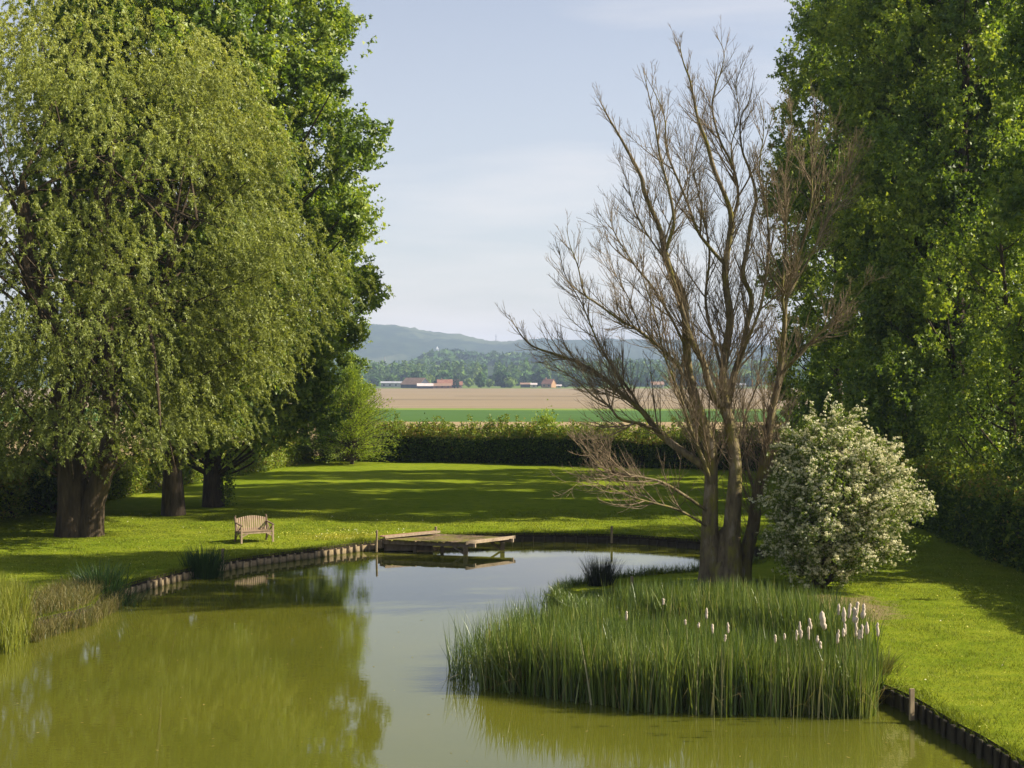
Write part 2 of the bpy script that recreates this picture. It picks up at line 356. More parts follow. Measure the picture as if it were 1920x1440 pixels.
# ------------------------------------------------------------------ pond outline, lawn, water, bank
pond_ctrl = [(-12.5, 33.8), (-13.3, 31.5), (-15.2, 27), (-16, 20), (-14, 12), (-6, 8), (3, 8), (8.2, 12), (8.45, 19), (8.25, 23.4), (8.0, 25.2), (7.85, 26.8), (7.45, 28.3),
             (6.6, 29.6), (5.2, 31.4), (3.2, 33.4), (1.9, 36), (1.2, 38.6), (1.6, 41.0), (3.8, 43.2), (6.0, 44.3), (8.1, 46.3), (9.3, 48.4), (8.8, 50.6), (7.1, 52.4), (5.0, 53.9), (2.9, 54.5), (0, 54.7),
             (-2.7, 54.0), (-5.2, 52.2), (-7.6, 49.4), (-9.4, 47.2), (-10.5, 44.7), (-11.5, 41.7), (-11.7, 39.3), (-11.5, 37.4), (-12.2, 35.6)]
def closed_curve(c, step):
    c = np.array(c, float); n = len(c); out = []
    for i in range(n):
        p0, p1, p2, p3 = c[i-1], c[i], c[(i+1) % n], c[(i+2) % n]
        k = max(1, int(np.linalg.norm(p2-p1)/step))
        for j in range(k):
            u = j/k; out.append(.5*((2*p1)+(-p0+p2)*u+(2*p0-5*p1+4*p2-p3)*u*u+(-p0+3*p1-3*p2+p3)*u**3))
    return np.array(out)
pond = closed_curve(pond_ctrl, .35)
rng0 = np.random.default_rng(3)
def lawn_z(P):
    d = seg_dist(P, pond)
    h = .035*vnoise(P*.5, 4)+.02*vnoise(P*1.7, 9)+.05*vnoise(P*.12, 5)
    h = h*np.clip(d/1.5, 0, 1)
    # the small rise on which the bare tree and the bush stand
    c = G(1450, 1108); r = np.linalg.norm((P-c)/np.array([5., 3.]), axis=1)
    h = h+.14*np.exp(-r**2*1.5)*np.clip(d/1.0, 0, 1)
    return h
def make_ground():
    pts, rect = [], [(-70, -20), (70, -20), (70, 106), (-70, 106)]
    for x in np.arange(-69, 70, 3.0):
        for y in np.arange(-19, 106, 3.0):
            if not (-22 < x < 22 and 18 < y < 100): pts.append((x, y))
    for x in np.arange(-22, 22.1, .7):
        for y in np.arange(18, 100.1, .7): pts.append((x+rng0.uniform(-.15, .15), y+rng0.uniform(-.15, .15)))
    pts = np.array(pts); d = seg_dist(pts, pond); pts = pts[d > .22]
    allp = np.concatenate([pond, np.array(rect), pts]); n = len(pond)
    edges = [(i, (i+1) % n) for i in range(n)]+[(n, n+1), (n+1, n+2), (n+2, n+3), (n+3, n)]
    vs, es, fs, *_ = delaunay_2d_cdt([Vector(p) for p in allp], edges, [], 0, 1e-5)
    vs = np.array([(v.x, v.y) for v in vs]); fs = np.array([f for f in fs if len(f) == 3])
    cen = vs[fs].mean(1); ins = inside(cen, pond)
    z = lawn_z(vs)
    def flip(f):
        a, b, c = vs[f[:, 0]], vs[f[:, 1]], vs[f[:, 2]]
        cr = (b[:, 0]-a[:, 0])*(c[:, 1]-a[:, 1])-(b[:, 1]-a[:, 1])*(c[:, 0]-a[:, 0])
        f = f.copy(); f[cr < 0] = f[cr < 0][:, ::-1]; return f
    fl = flip(fs[~ins]); fw = flip(fs[ins])
    o = link('lawn', np_mesh('lawn', np.c_[vs, z], fl, M_LAWN, smooth=True)); tag(o, kind='structure')
    used = np.unique(fw); mp = np.zeros(len(vs), int); mp[used] = np.arange(len(used))
    o = link('pond_water', np_mesh('pond_water', np.c_[vs[used], np.full(len(used), WZ)], mp[fw], M_WATER, smooth=True)); tag(o, kind='structure')
    # bank: vertical strip of soil below the turf
    zt = lawn_z(pond); V = np.concatenate([np.c_[pond, zt], np.c_[pond, np.full(n, -1.2)]])
    i = np.arange(n); j = (i+1) % n
    o = link('pond_bank', np_mesh('pond_bank', V, np.stack([i, j, j+n, i+n], 1), M_SOIL, smooth=True)); tag(o, kind='structure')
make_ground()
def in_pond(P): return inside(np.atleast_2d(P), pond)

# far ground: strips of field, sloping down to the plain
def plain_z(y): return np.where(y < 106, 0, np.where(y < 400, -5.4*(y-106)/294.0, -5.4))
def strip(name, y0, y1, mat, x0=-3000, x1=3000, tilt=0.0, dz=0.0, y1fix=False, y0fix=False, ny=6):
    xs = np.linspace(x0, x1, 61); V = []
    for k in range(ny+1):
        t = k/ny; tt = tilt*(0 if (y0fix and k == 0) or (y1fix and k == ny) else 1)
        yy = y0+(y1-y0)*t-tt*xs*(y0+(y1-y0)*t)/500
        yy = np.maximum(yy, 106)
        V.append(np.stack([xs, yy, plain_z(yy)+dz], 1))
    V = np.concatenate(V); n = len(xs); idx = np.arange(len(V)).reshape(ny+1, n)
    Fq = np.stack([idx[:-1, :-1], idx[:-1, 1:], idx[1:, 1:], idx[1:, :-1]], -1).reshape(-1, 4)
    return tag(link(name, np_mesh(name, V, Fq, mat)), kind='structure')
strip('stubble_field', 106, 262, M_F_TAN, tilt=.10, y0fix=True, x0=-500, x1=500)
strip('crop_field', 262, 440, M_F_GREEN, tilt=.10, x0=-500, x1=500)
strip('crop_margin', 440, 462, M_F_YELLOW, tilt=.10, x0=-500, x1=500, ny=1)
strip('ploughed_field', 462, 640, M_F_BROWN, tilt=.10, x0=-500, x1=500)
def flat_poly(name, pts, z, mat):
    me = bpy.data.meshes.new(name); me.from_pydata([(x, y, z) for x, y in pts], [], [tuple(range(len(pts)))]); me.materials.append(mat)
    return tag(link(name, me), kind='structure')
flat_poly('bare_field', [(-3500, 630), (3500, 630), (3500, 1040), (-3500, 1120)], -5.46, M_F_BROWN)
flat_poly('plain', [(-6000, -3000), (6000, -3000), (6000, 6000), (-6000, 6000)], -6.2, M_F_MEADOW)
flat_poly('far_meadow_ground', [(-3500, 1118), (3500, 1038), (3500, 2600), (-3500, 2600)], -5.45, M_F_MEADOW)
flat_poly('farm_track', [(-150, 632), (75, 596), (75, 603), (-150, 641)], -5.39, M_F_DARK)
flat_poly('field_furrow', [(-30, 712), (260, 672), (260, 676), (-30, 717)], -5.385, M_F_DARK)

# ------------------------------------------------------------------ trees
def limb_mesh(paths, n=7):
    """paths: list of (pts(k,3), radii(k))"""
    parts = []
    for p, r in paths: parts.append(tubes_np(np.asarray(p)[None], np.asarray(r)[None], n))
    return join(parts)
def trunk_path(H, r0, lean=(0, 0), k=14, seed=0, flare=1.35, top=.12):
    rg = np.random.default_rng(seed); t = np.linspace(0, 1, k)
    p = np.stack([lean[0]*t+.25*np.sin(t*5+rg.uniform(0, 6))*t, lean[1]*t+.25*np.sin(t*4+rg.uniform(0, 6))*t, H*t-.15], 1)
    r = r0*(1-t)**.8*(1-top)+r0*top; r[0] *= flare; r[1] *= 1.03
    return p, r
def stretch_first(p, r):
    p = p.copy(); return p, r
def poplar(seed, H, zb, rtab, amp=.34, nclump=150, nshoot=48, nleaf=15, leaf=.17, r0=.42, spread=1.0, open_=0.0):
    """crown leaves + wood, local coordinates. rtab: [(z, radius)]"""
    rg = np.random.default_rng(seed); zt = np.array([a for a, b in rtab]); rt = np.array([b for a, b in rtab])
    zc = np.linspace(zb, H-.3, 400); w = np.interp(zc, zt, rt)+.3; w /= w.sum()
    cz = rg.choice(zc, nclump, p=w); th = rg.uniform(0, 2*PI, nclump)
    R = np.interp(cz, zt, rt); bul = 1+amp*vnoise(np.stack([np.cos(th)*2.2, np.sin(th)*2.2, cz*.6], 1), seed+7)
    rr = R*bul*(.30+.64*rg.uniform(0, 1, nclump)**.6)
    C = np.stack([rr*np.cos(th), rr*np.sin(th), cz], 1)
    size = rg.uniform(.55, 1.05, nclump)*spread
    tp, tr = trunk_path(H*.93, r0, (rg.uniform(-.6, .6), rg.uniform(-.6, .6)), seed=seed)
    paths = [(tp, tr)]
    for i in range(0, nclump):
        if rg.uniform() > .55: continue
        za = max(1.5, C[i, 2]-rr[i]*rg.uniform(.5, .95)-.3); ti = za/(H*.93)
        a = np.array([np.interp(ti, np.linspace(0, 1, len(tp)), tp[:, q]) for q in range(3)])
        mid = (a+C[i])/2+np.array([0, 0, -.35])+rg.normal(size=3)*.15
        pp = resample([a, mid, C[i]+norm(C[i]*np.array([1, 1, .3]))*.3], 7)
        rb = .035+.16*(rr[i]/6)*rg.uniform(.5, 1)*max(.25, 1-za/H)
        paths.append((pp, np.linspace(rb*.8, .012, 7)))
    # shoots
    S0 = np.repeat(C, nshoot, 0); sz = np.repeat(size, nshoot)[:, None]; m = len(S0)
    out = S0*np.array([1, 1, 0]); out = norm(out)
    off = rg.normal(size=(m, 3))*sz*np.array([.47, .47, .56])
    S = S0+off
    D = norm(out*.55+np.array([0, 0, .55])+norm(off)*.55+rg.normal(size=(m, 3))*.35)
    Ls = rg.uniform(.2, .62, m)[:, None]*(.8+.4*sz)
    keep = rg.uniform(size=m) > open_
    S, D, Ls = S[keep], D[keep], Ls[keep]; m = len(S); ct = np.repeat(rg.uniform(-.24, .26, nclump), nshoot)[keep]
    t = rg.uniform(0, 1, (m, nleaf, 1))
    P = (S[:, None]+D[:, None]*Ls[:, None]*t+rg.normal(size=(m, nleaf, 3))*.075).reshape(-1, 3)
    n = len(P); A = norm(rg.normal(size=(n, 3))*.8+np.repeat(D, nleaf, 0)*.45+np.array([0, 0, -.45])); Sd = perp(rg, A)
    L = rg.uniform(.75, 1.2, n)*leaf
    N = norm(np.repeat(off[keep], nleaf, 0)*1.2+np.repeat(out[keep], nleaf, 0)*.5+np.array([0, 0, .5])); Sd = face(rg, A, N, .55)
    V, Q = leaf_tris(P, A, Sd, L*1.05, L*1.0)
    tint = np.clip(.42+np.repeat(ct, nleaf)+.18*rg.normal(size=n)+.16*np.repeat(t.mean((1, 2)) > .5, nleaf), 0, 1)
    crown = np_mesh('poplar_crown', V, Q, M_POPLAR, tint)
    V, Q = limb_mesh(paths, 8); wood = np_mesh('poplar_trunk', V, Q, M_BARK, smooth=True)
    return crown, wood
def place_tree(name, loc, rz, sc, crown, wood, label, cat='tree', group=None, tilt=(0, 0)):
    t = empty(name, (loc[0], loc[1], loc[2] if len(loc) > 2 else 0), rz, label, cat, group)
    t.scale = sc if hasattr(sc, '__len__') else (sc, sc, sc)
    link('trunk', wood, t); link('crown', crown, t); return t

# the poplars behind the willow
crB, wdB = poplar(11, 31, 2.6, [(2.2, 2.0), (3.6, 4.0), (6, 5.6), (8, 6.7), (11.5, 8.4), (15, 9.3), (19, 8.7), (23, 6.9), (27, 5.6), (31, 1.5)], amp=.17, nclump=400, nshoot=42, nleaf=16, r0=.42)
g = G(400, 950); place_tree('poplar_tree', g, 0, 1, crB, wdB, 'tall dark poplar whose trunk stands nearest the open lawn, behind the bench')
crA, wdA = poplar(23, 31, 4.0, [(3, 2.5), (6, 4.8), (12, 5.8), (18, 5.5), (23, 4.8), (27, 3.8), (31, 1.2)], nclump=210, nshoot=40, nleaf=15, r0=.42)
g = G(325, 966); place_tree('poplar_tree', g, .4, (1, 1, 1.0), crA, wdA, 'tall poplar with a thick dark trunk between the big willow and the next poplar')
g = G(598, 868); place_tree('poplar_tree', (g[0]-1.5, g[1]+2), 2.3, (.82, .82, .62), crA, wdA, 'lower dark poplar at the far left corner of the lawn beside the hedge')

# ivy and suckers on the trunk foot
def leaf_blob(name, rg, cen, sig, n, size, mat, parent=None, tint=(.45, .2), tri=False):
    P = rg.normal(size=(n, 3))*np.array(sig)+np.array(cen); A = rnd_dirs(rg, n); S = perp(rg, A); L = rg.uniform(.6, 1.3, n)*size
    V, Q = (leaf_tris if tri else leaf_quads)(P, A, S, L, L*.8)
    return link(name, np_mesh(name, V, Q, mat, np.clip(tint[0]+tint[1]*rg.normal(size=n), 0, 1)), parent)
rgm = np.random.default_rng(77)
ivy_h = [bpy.data.objects['poplar_tree']]
g = G(400, 950)
leaf_blob('ivy', rgm, (.75, -.3, .9), (.16, .2, .55), 900, .09, M_HEDGE, ivy_h[0], (.55, .2))

# right-hand row
crR1, wdR1 = poplar(31, 31, 1.2, [(.8, 2.5), (3, 4.2), (8, 5.0), (14, 5.0), (20, 4.7), (25, 3.9), (31, 1.2)], nclump=235, nshoot=42, nleaf=15, r0=.36)
crR2, wdR2 = poplar(47, 31, 1.0, [(.8, 2.8), (4, 4.8), (9, 4.6), (15, 5.2), (21, 4.2), (26, 4.2), (31, 1.0)], nclump=235, nshoot=42, nleaf=15, r0=.36)
RG = 'tall poplars in a row along the right side'
for (x, y, rz, s, sz, c, lab) in [
        (20.3, 86, .3, .92, .98, 1, 'farthest poplar of the right row, its ragged left edge against the sky'),
        (20.8, 75.5, 1.9, .95, 1.03, 2, 'tall dark poplar second from the far end of the right row'),
        (20.8, 68.5, 3.4, .98, 1.0, 1, 'tall poplar of the right row behind the white bush, third from the far end'),
        (20.6, 64, 5.0, .95, 1.0, 2, 'tall poplar of the right row near the frame edge, fourth from the far end'),
        (21.5, 46, .9, .9, .95, 1, 'nearest poplar of the right row, at the right edge above the hedge')]:
    place_tree('poplar_tree', (x, y), rz, (s, s, sz), *((crR1, wdR1) if c == 1 else (crR2, wdR2)), lab, group=RG)
crS, wdS = poplar(53, 15, .6, [(.5, 2.2), (3, 3.4), (8, 3.0), (12, 2.2), (15, .6)], nclump=70, nshoot=36, nleaf=12, r0=.17, leaf=.12)
place_tree('young_tree', (19.3, 53.5), .3, 1.0, crS, wdS, 'slender younger tree with a thin bare stem behind the right hedge')
place_tree('young_tree', (24.0, 55.5), 2.3, (1.1, 1.1, .95), crS, wdS, 'leafy younger tree filling the gap behind the slender tree at right')

# the big willow at left
def willow():
    rg = np.random.default_rng(5)
    rtab = [(1.2, 2.0), (2.4, 4.6), (4.6, 6.6), (8.4, 8.4), (10.9, 9.2), (13, 8.6), (16, 7.5), (17.8, 6.4), (19.2, 4.9), (20.2, 2.8), (20.8, .6)]
    zt = np.array([a for a, b in rtab]); rt = np.array([b for a, b in rtab])
    nc = 430; zc = np.linspace(2.6, 20.4, 300); w = np.interp(zc, zt, rt)**1.1; w /= w.sum()
    cz = rg.choice(zc, nc, p=w); th = rg.uniform(0, 2*PI, nc); R = np.interp(cz, zt, rt)
    bul = 1+.14*vnoise(np.stack([np.cos(th)*2.2, np.sin(th)*2.2, cz*.5], 1), 8)
    rr = R*bul*(.45+.53*rg.uniform(0, 1, nc)**.5); C = np.stack([rr*np.cos(th), rr*np.sin(th), cz], 1)
    ns = 29; m = nc*ns; S0 = np.repeat(C, ns, 0); out = norm(S0*np.array([1, 1, 0]))
    S = S0+rg.normal(size=(m, 3))*np.array([.75, .75, .6])
    Ls = rg.uniform(.4, 1.25, m)[:, None, None]; k = 54
    az = norm(out+rg.normal(size=(m, 3))*np.array([.9, .9, 0]))
    t = np.sort(rg.uniform(0, 1, (m, k, 1)), 1)
    P = S[:, None]+az[:, None]*Ls*t*.55+np.array([0, 0, 1])*Ls*(.35*t-.85*t*t)
    P = P.reshape(-1, 3)+rg.normal(size=(m*k, 3))*.03
    T = (az[:, None]*.55+np.array([0, 0, 1])*(.30-2.0*t)).reshape(-1, 3)
    A = norm(norm(T)*.6+rg.normal(size=(m*k, 3))*.6+np.array([0, 0, -.2])); n = m*k
    N = np.repeat(norm((S-S0)*1.1+out*.6+np.array([0, 0, .6])), k, 0); Sd = face(rg, A, N, .8)
    rxy = np.hypot(P[:, 0], P[:, 1]); ok = P[:, 2] > np.clip(1.5+(rxy-2.3)*.75, 1.5, 3.5)+.5*vnoise(P[:, :2]*1.3, 6); L = rg.uniform(.075, .132, n)
    ct = np.repeat(np.repeat(rg.uniform(-.15, .15, nc), ns), k)
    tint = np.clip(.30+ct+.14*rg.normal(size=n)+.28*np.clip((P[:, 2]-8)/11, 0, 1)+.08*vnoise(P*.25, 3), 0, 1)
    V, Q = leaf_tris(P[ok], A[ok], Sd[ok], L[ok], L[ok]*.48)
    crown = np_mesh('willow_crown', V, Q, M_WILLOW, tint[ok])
    # wood: two massive stems leaving one stool, then limbs
    paths = []
    def st(pts, ra, k=12): paths.append((resample(pts, k), np.interp(np.linspace(0, 1, k), np.linspace(0, 1, len(ra)), ra)))
    st([(-.25, 0, -.2), (-.25, 0, 1.0), (-.35, .1, 2.6), (-.75, .2, 5), (-.9, .3, 7.5), (-1.9, .3, 10.5), (-2.4, .5, 14)], [.82, .62, .6, .45, .34, .24, .12])
    st([(.45, -.2, -.2), (.55, -.2, 1.2), (.95, -.3, 2.4), (1.35, -.4, 3.9), (1.2, -.2, 5.6), (1.0, .2, 9), (.5, .4, 13.5)], [.55, .45, .42, .36, .30, .2, .09])
    st([(-.5, .3, 4.2), (.2, .4, 6.5), (.6, .6, 9.2), (.7, .9, 12.5), (1.2, 1, 17)], [.34, .30, .26, .18, .06])
    st([(-.8, .2, 6.8), (-1.6, .2, 8.6), (-2.0, -.3, 10.2), (-2.1, -.7, 13)], [.28, .24, .2, .08])
    st([(.6, .5, 7), (2.6, -.6, 8.6), (3.9, -1.6, 10.4), (5.0, -2.2, 12.0)], [.2, .16, .12, .05])
    st([(1.0, 0, 5.5), (3.0, -2.5, 7.4), (3.9, -4.6, 7.9), (4.4, -5.4, 5.9), (4.6, -5.7, 3.9)], [.16, .11, .08, .06, .02])
    st([(.4, .6, 8.5), (1.6, -.5, 10.5), (3.2, -1.6, 12.2), (4.2, -2.4, 14.5)], [.2, .15, .11, .04])
    tp = [p for p, r in paths]
    for i in range(0, nc, 4):
        b = tp[rg.integers(0, 5)]; j = min(len(b)-2, max(3, int(np.interp(C[i, 2]-rr[i]*.5, b[:, 2], np.arange(len(b)))))); j = int(np.clip(j+rg.integers(-3, 4), 3, len(b)-1)); a = b[j]+rg.normal(size=3)*.05
        mid = (a+C[i])/2+np.array([0, 0, .3]); paths.append((resample([a, mid, C[i]], 7), np.linspace(.06, .012, 7)))
    V, Q = limb_mesh(paths, 9); wood = np_mesh('willow_trunk', V, Q, M_BARK_W, smooth=True)
    return crown, wood
cw, ww = willow(); g = G(150, 1003)
place_tree('willow_tree', g, 0, 1, cw, ww, 'huge yellow green willow with a split thick trunk on the left lawn', 'tree')

# feathery pale tree by the hedge
def feathery(seed, H, R, n1=260, k=60, mat=M_FEATHER, zmin=.15):
    rg = np.random.default_rng(seed); paths = []
    P, A = [], []
    z0 = rg.uniform(zmin, H*.95, n1); th = rg.uniform(0, 2*PI, n1)
    for i in range(n1):
        r = R*math.sin(min(1, (z0[i]/H)*.9+.25)*PI)**.6*rg.uniform(.6, 1.08)
        a = np.array([0, 0, z0[i]*.55]); e = np.array([r*math.cos(th[i]), r*math.sin(th[i]), z0[i]+rg.uniform(0, .6)])
        c = resample([a, (a+e)/2+np.array([0, 0, .3]), e], 8); paths.append((c, np.linspace(.03, .005, 8)))
        t = rg.uniform(.35, 1, k); q = np.stack([np.interp(t, np.linspace(0, 1, 8), c[:, d]) for d in range(3)], 1)
        sp = rg.normal(size=(k, 3))*.20*np.array([1, 1, .55]); P.append(q+sp); A.append(norm(sp+norm(e-a)*.4))
    P = np.concatenate(P); A = norm(np.concatenate(A)); n = len(P); L = rg.uniform(.08, .16, n)
    V, Q = leaf_quads(P, A, perp(rg, A), L, L*.45)
    cr = np_mesh('feathery_crown', V, Q, mat, np.clip(.5+.22*rg.normal(size=n), 0, 1))
    tp, tr = trunk_path(H*.7, .12, seed=seed); paths.append((tp, tr)); V, Q = limb_mesh([(a, b) for a, b in paths if len(a) == 8], 4)
    V2, Q2 = limb_mesh([(tp, tr)], 7); V, Q = join([(V, Q), (V2, Q2)])
    return cr, np_mesh('feathery_trunk', V, Q, M_BARK)
cf, wf = feathery(9, 6.4, 3.3, 380, 70)
g = G(650, 872); place_tree('feathery_tree', (g[0]+.3, g[1]+.6), 0, 1.05, cf, wf, 'small light green feathery tree at the left end of the far hedge')

# ------------------------------------------------------------------ hedges and shrubs
def hedge_mesh(name, line, h, wid, dens, leaf, mat, seed, tint=(.4, .2), ragged=.3, top_shoots=0, top_tint=.25):
    """box-like hedge of leaves along a polyline: leaves in a shell about the trimmed surface"""
    rg = np.random.default_rng(seed); line = np.array(line, float)
    seg = np.linalg.norm(np.diff(line, axis=0), axis=1); cum = np.r_[0, np.cumsum(seg)]; Lt = cum[-1]
    n = int(dens*Lt*(2*h+wid)); s = rg.uniform(0, Lt, n)
    q = np.stack([np.interp(s, cum, line[:, i]) for i in range(2)], 1)
    i = np.clip(np.searchsorted(cum, s)-1, 0, len(seg)-1); d = np.diff(line, axis=0)[i]/seg[i][:, None]; nn = np.stack([-d[:, 1], d[:, 0]], 1)
    u = rg.uniform(0, 2*h+wid, n); depth = rg.exponential(.16, n)-.10
    hl = h*(1+.10*vnoise(np.c_[s*.5, s*.13], seed))
    side = np.where(u < h, -1, np.where(u < 2*h, 1, 0))
    lump = .16*vnoise(np.c_[s*1.1, u*1.3], seed+2)
    off = np.where(side == 0, rg.uniform(-wid/2, wid/2, n), side*(wid/2-depth+lump))
    z = np.where(side == 0, hl-depth+lump+.06*rg.normal(size=n)*ragged/.3, np.where(side < 0, u, u-h)*hl/h)
    z = np.maximum(z, .02)
    P = np.c_[q+nn*off[:, None], z]; A = rnd_dirs(rg, n); A[:, 2] += .3; A = norm(A)
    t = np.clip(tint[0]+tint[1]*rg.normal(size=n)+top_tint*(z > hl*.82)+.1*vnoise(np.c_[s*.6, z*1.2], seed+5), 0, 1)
    Pl, Al, tl = [P], [A], [t]; Ll = [rg.uniform(.7, 1.3, n)*leaf]
    for k in range(top_shoots):                      # untrimmed whips standing out of the top
        ss = rg.uniform(0, Lt); c = np.array([np.interp(ss, cum, line[:, i]) for i in range(2)]); hh = rg.uniform(.25, .9)*(1 if rg.uniform() < .8 else 1.6)
        m = int(46*hh/.5); tt = rg.uniform(0, 1, m); le = rg.normal(size=2)*.22
        b = np.c_[c+rg.normal(size=2)*wid*.25+le*tt[:, None]*hh+rg.normal(size=(m, 2))*.09, h-.1+tt*hh+rg.normal(size=m)*.03]
        Pl.append(b); Al.append(rnd_dirs(rg, m)); tl.append(np.clip(tint[0]+.30+.15*rg.normal(size=m), 0, .9)); Ll.append(rg.uniform(.7, 1.2, m)*leaf)
    for e, e2 in ((0, 1), (-1, -2)):                 # leafy end faces
        dd = norm(line[e]-line[e2]); n2 = np.array([-dd[1], dd[0]]); m = int(dens*h*wid)
        w_, z_ = rg.uniform(-wid/2, wid/2, m), rg.uniform(0, h, m)
        Pl.append(np.c_[line[e]+n2*w_[:, None]+dd*(.12*vnoise(np.c_[w_*2, z_*2], 3)-rg.exponential(.12, m))[:, None], z_]); Al.append(rnd_dirs(rg, m)); tl.append(np.clip(tint[0]+tint[1]*rg.normal(size=m), 0, 1)); Ll.append(rg.uniform(.7, 1.3, m)*leaf)
    P = np.concatenate(Pl); A = np.concatenate(Al); t = np.concatenate(tl); L = np.concatenate(Ll)
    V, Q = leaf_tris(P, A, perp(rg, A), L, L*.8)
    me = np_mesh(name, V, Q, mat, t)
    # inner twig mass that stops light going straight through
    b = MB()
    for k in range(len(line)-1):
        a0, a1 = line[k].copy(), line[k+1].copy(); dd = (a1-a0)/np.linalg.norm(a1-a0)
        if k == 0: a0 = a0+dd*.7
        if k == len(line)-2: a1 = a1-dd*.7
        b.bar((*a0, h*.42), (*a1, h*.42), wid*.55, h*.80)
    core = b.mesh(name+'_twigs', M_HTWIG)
    return me, core
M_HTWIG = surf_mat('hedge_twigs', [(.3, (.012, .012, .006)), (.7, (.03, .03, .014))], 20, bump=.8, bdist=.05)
def hedge(name, label, **k):
    me, core = hedge_mesh(**k); t = empty(name, (0, 0, 0), 0, label, 'hedge'); link('foliage', me, t); link('twigs', core, t); return t
def add_hedge(label, line, h, wid, dens, leaf, seed, **k):
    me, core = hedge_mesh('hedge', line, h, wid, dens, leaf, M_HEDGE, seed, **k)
    t = empty('hedge', (line[0][0], line[0][1], 0), 0, label, 'hedge')
    for nm, m_ in (('foliage', me), ('twigs', core)):
        o = link(nm, m_, t); o.location = (-line[0][0], -line[0][1], 0)
    return t
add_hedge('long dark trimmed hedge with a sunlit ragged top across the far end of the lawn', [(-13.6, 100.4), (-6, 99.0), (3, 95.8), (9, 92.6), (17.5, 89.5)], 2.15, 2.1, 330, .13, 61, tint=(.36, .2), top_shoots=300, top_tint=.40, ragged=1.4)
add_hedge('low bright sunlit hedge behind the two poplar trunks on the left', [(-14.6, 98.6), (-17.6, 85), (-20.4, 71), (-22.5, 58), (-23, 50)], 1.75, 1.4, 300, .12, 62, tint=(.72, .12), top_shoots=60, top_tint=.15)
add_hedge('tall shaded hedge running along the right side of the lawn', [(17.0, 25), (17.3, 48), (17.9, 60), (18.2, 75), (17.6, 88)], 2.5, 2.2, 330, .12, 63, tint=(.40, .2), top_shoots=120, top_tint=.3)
def shrub(name, label, loc, R, H, n, leaf, mat, seed, tint=(.45, .2), nc=26):
    rg = np.random.default_rng(seed); u = rnd_dirs(rg, nc); u[:, 2] = np.abs(u[:, 2])
    C = u*np.array([R*.62, R*.62, H*.62])*rg.uniform(.6, 1.1, nc)[:, None]+np.array([0, 0, H*.25])
    P = C[rg.integers(0, nc, n)]+rg.normal(size=(n, 3))*np.array([R*.17, R*.17, H*.13]); P[:, 2] = np.abs(P[:, 2])
    A = rnd_dirs(rg, n); L = rg.uniform(.7, 1.3, n)*leaf
    V, Q = leaf_tris(P, A, perp(rg, A), L, L*.8)
    t = empty(name, (*loc, 0), 0, label, 'bush'); link('foliage', np_mesh('foliage', V, Q, mat, np.clip(tint[0]+tint[1]*rg.normal(size=n), 0, 1)), t)
    paths = [(resample([(0, 0, -.1), c*.5+rg.normal(size=3)*.05, c], 6), np.linspace(.05, .01, 6)) for c in C]
    V, Q = limb_mesh(paths, 5); link('stems', np_mesh('stems', V, Q, M_BARK), t); return t
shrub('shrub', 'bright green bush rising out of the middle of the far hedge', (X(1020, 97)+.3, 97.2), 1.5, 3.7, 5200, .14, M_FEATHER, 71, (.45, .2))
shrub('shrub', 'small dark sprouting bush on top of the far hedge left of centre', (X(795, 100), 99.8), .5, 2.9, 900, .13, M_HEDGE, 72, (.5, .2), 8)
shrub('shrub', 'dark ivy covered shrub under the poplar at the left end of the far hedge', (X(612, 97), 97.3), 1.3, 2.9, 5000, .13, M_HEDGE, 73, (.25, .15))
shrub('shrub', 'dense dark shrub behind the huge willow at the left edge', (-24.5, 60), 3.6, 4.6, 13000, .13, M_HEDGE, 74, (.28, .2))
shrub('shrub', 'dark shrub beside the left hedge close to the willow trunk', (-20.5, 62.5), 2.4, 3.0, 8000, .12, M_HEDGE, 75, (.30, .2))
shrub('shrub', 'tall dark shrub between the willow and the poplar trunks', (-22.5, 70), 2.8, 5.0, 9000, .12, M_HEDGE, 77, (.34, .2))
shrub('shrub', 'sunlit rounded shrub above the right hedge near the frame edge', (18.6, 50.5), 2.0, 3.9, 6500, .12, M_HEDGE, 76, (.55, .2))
shrub('shrub', 'leafy shrub behind the right hedge just beyond the white bush', (19.0, 60.0), 2.2, 4.2, 6500, .12, M_HEDGE, 78, (.5, .2))

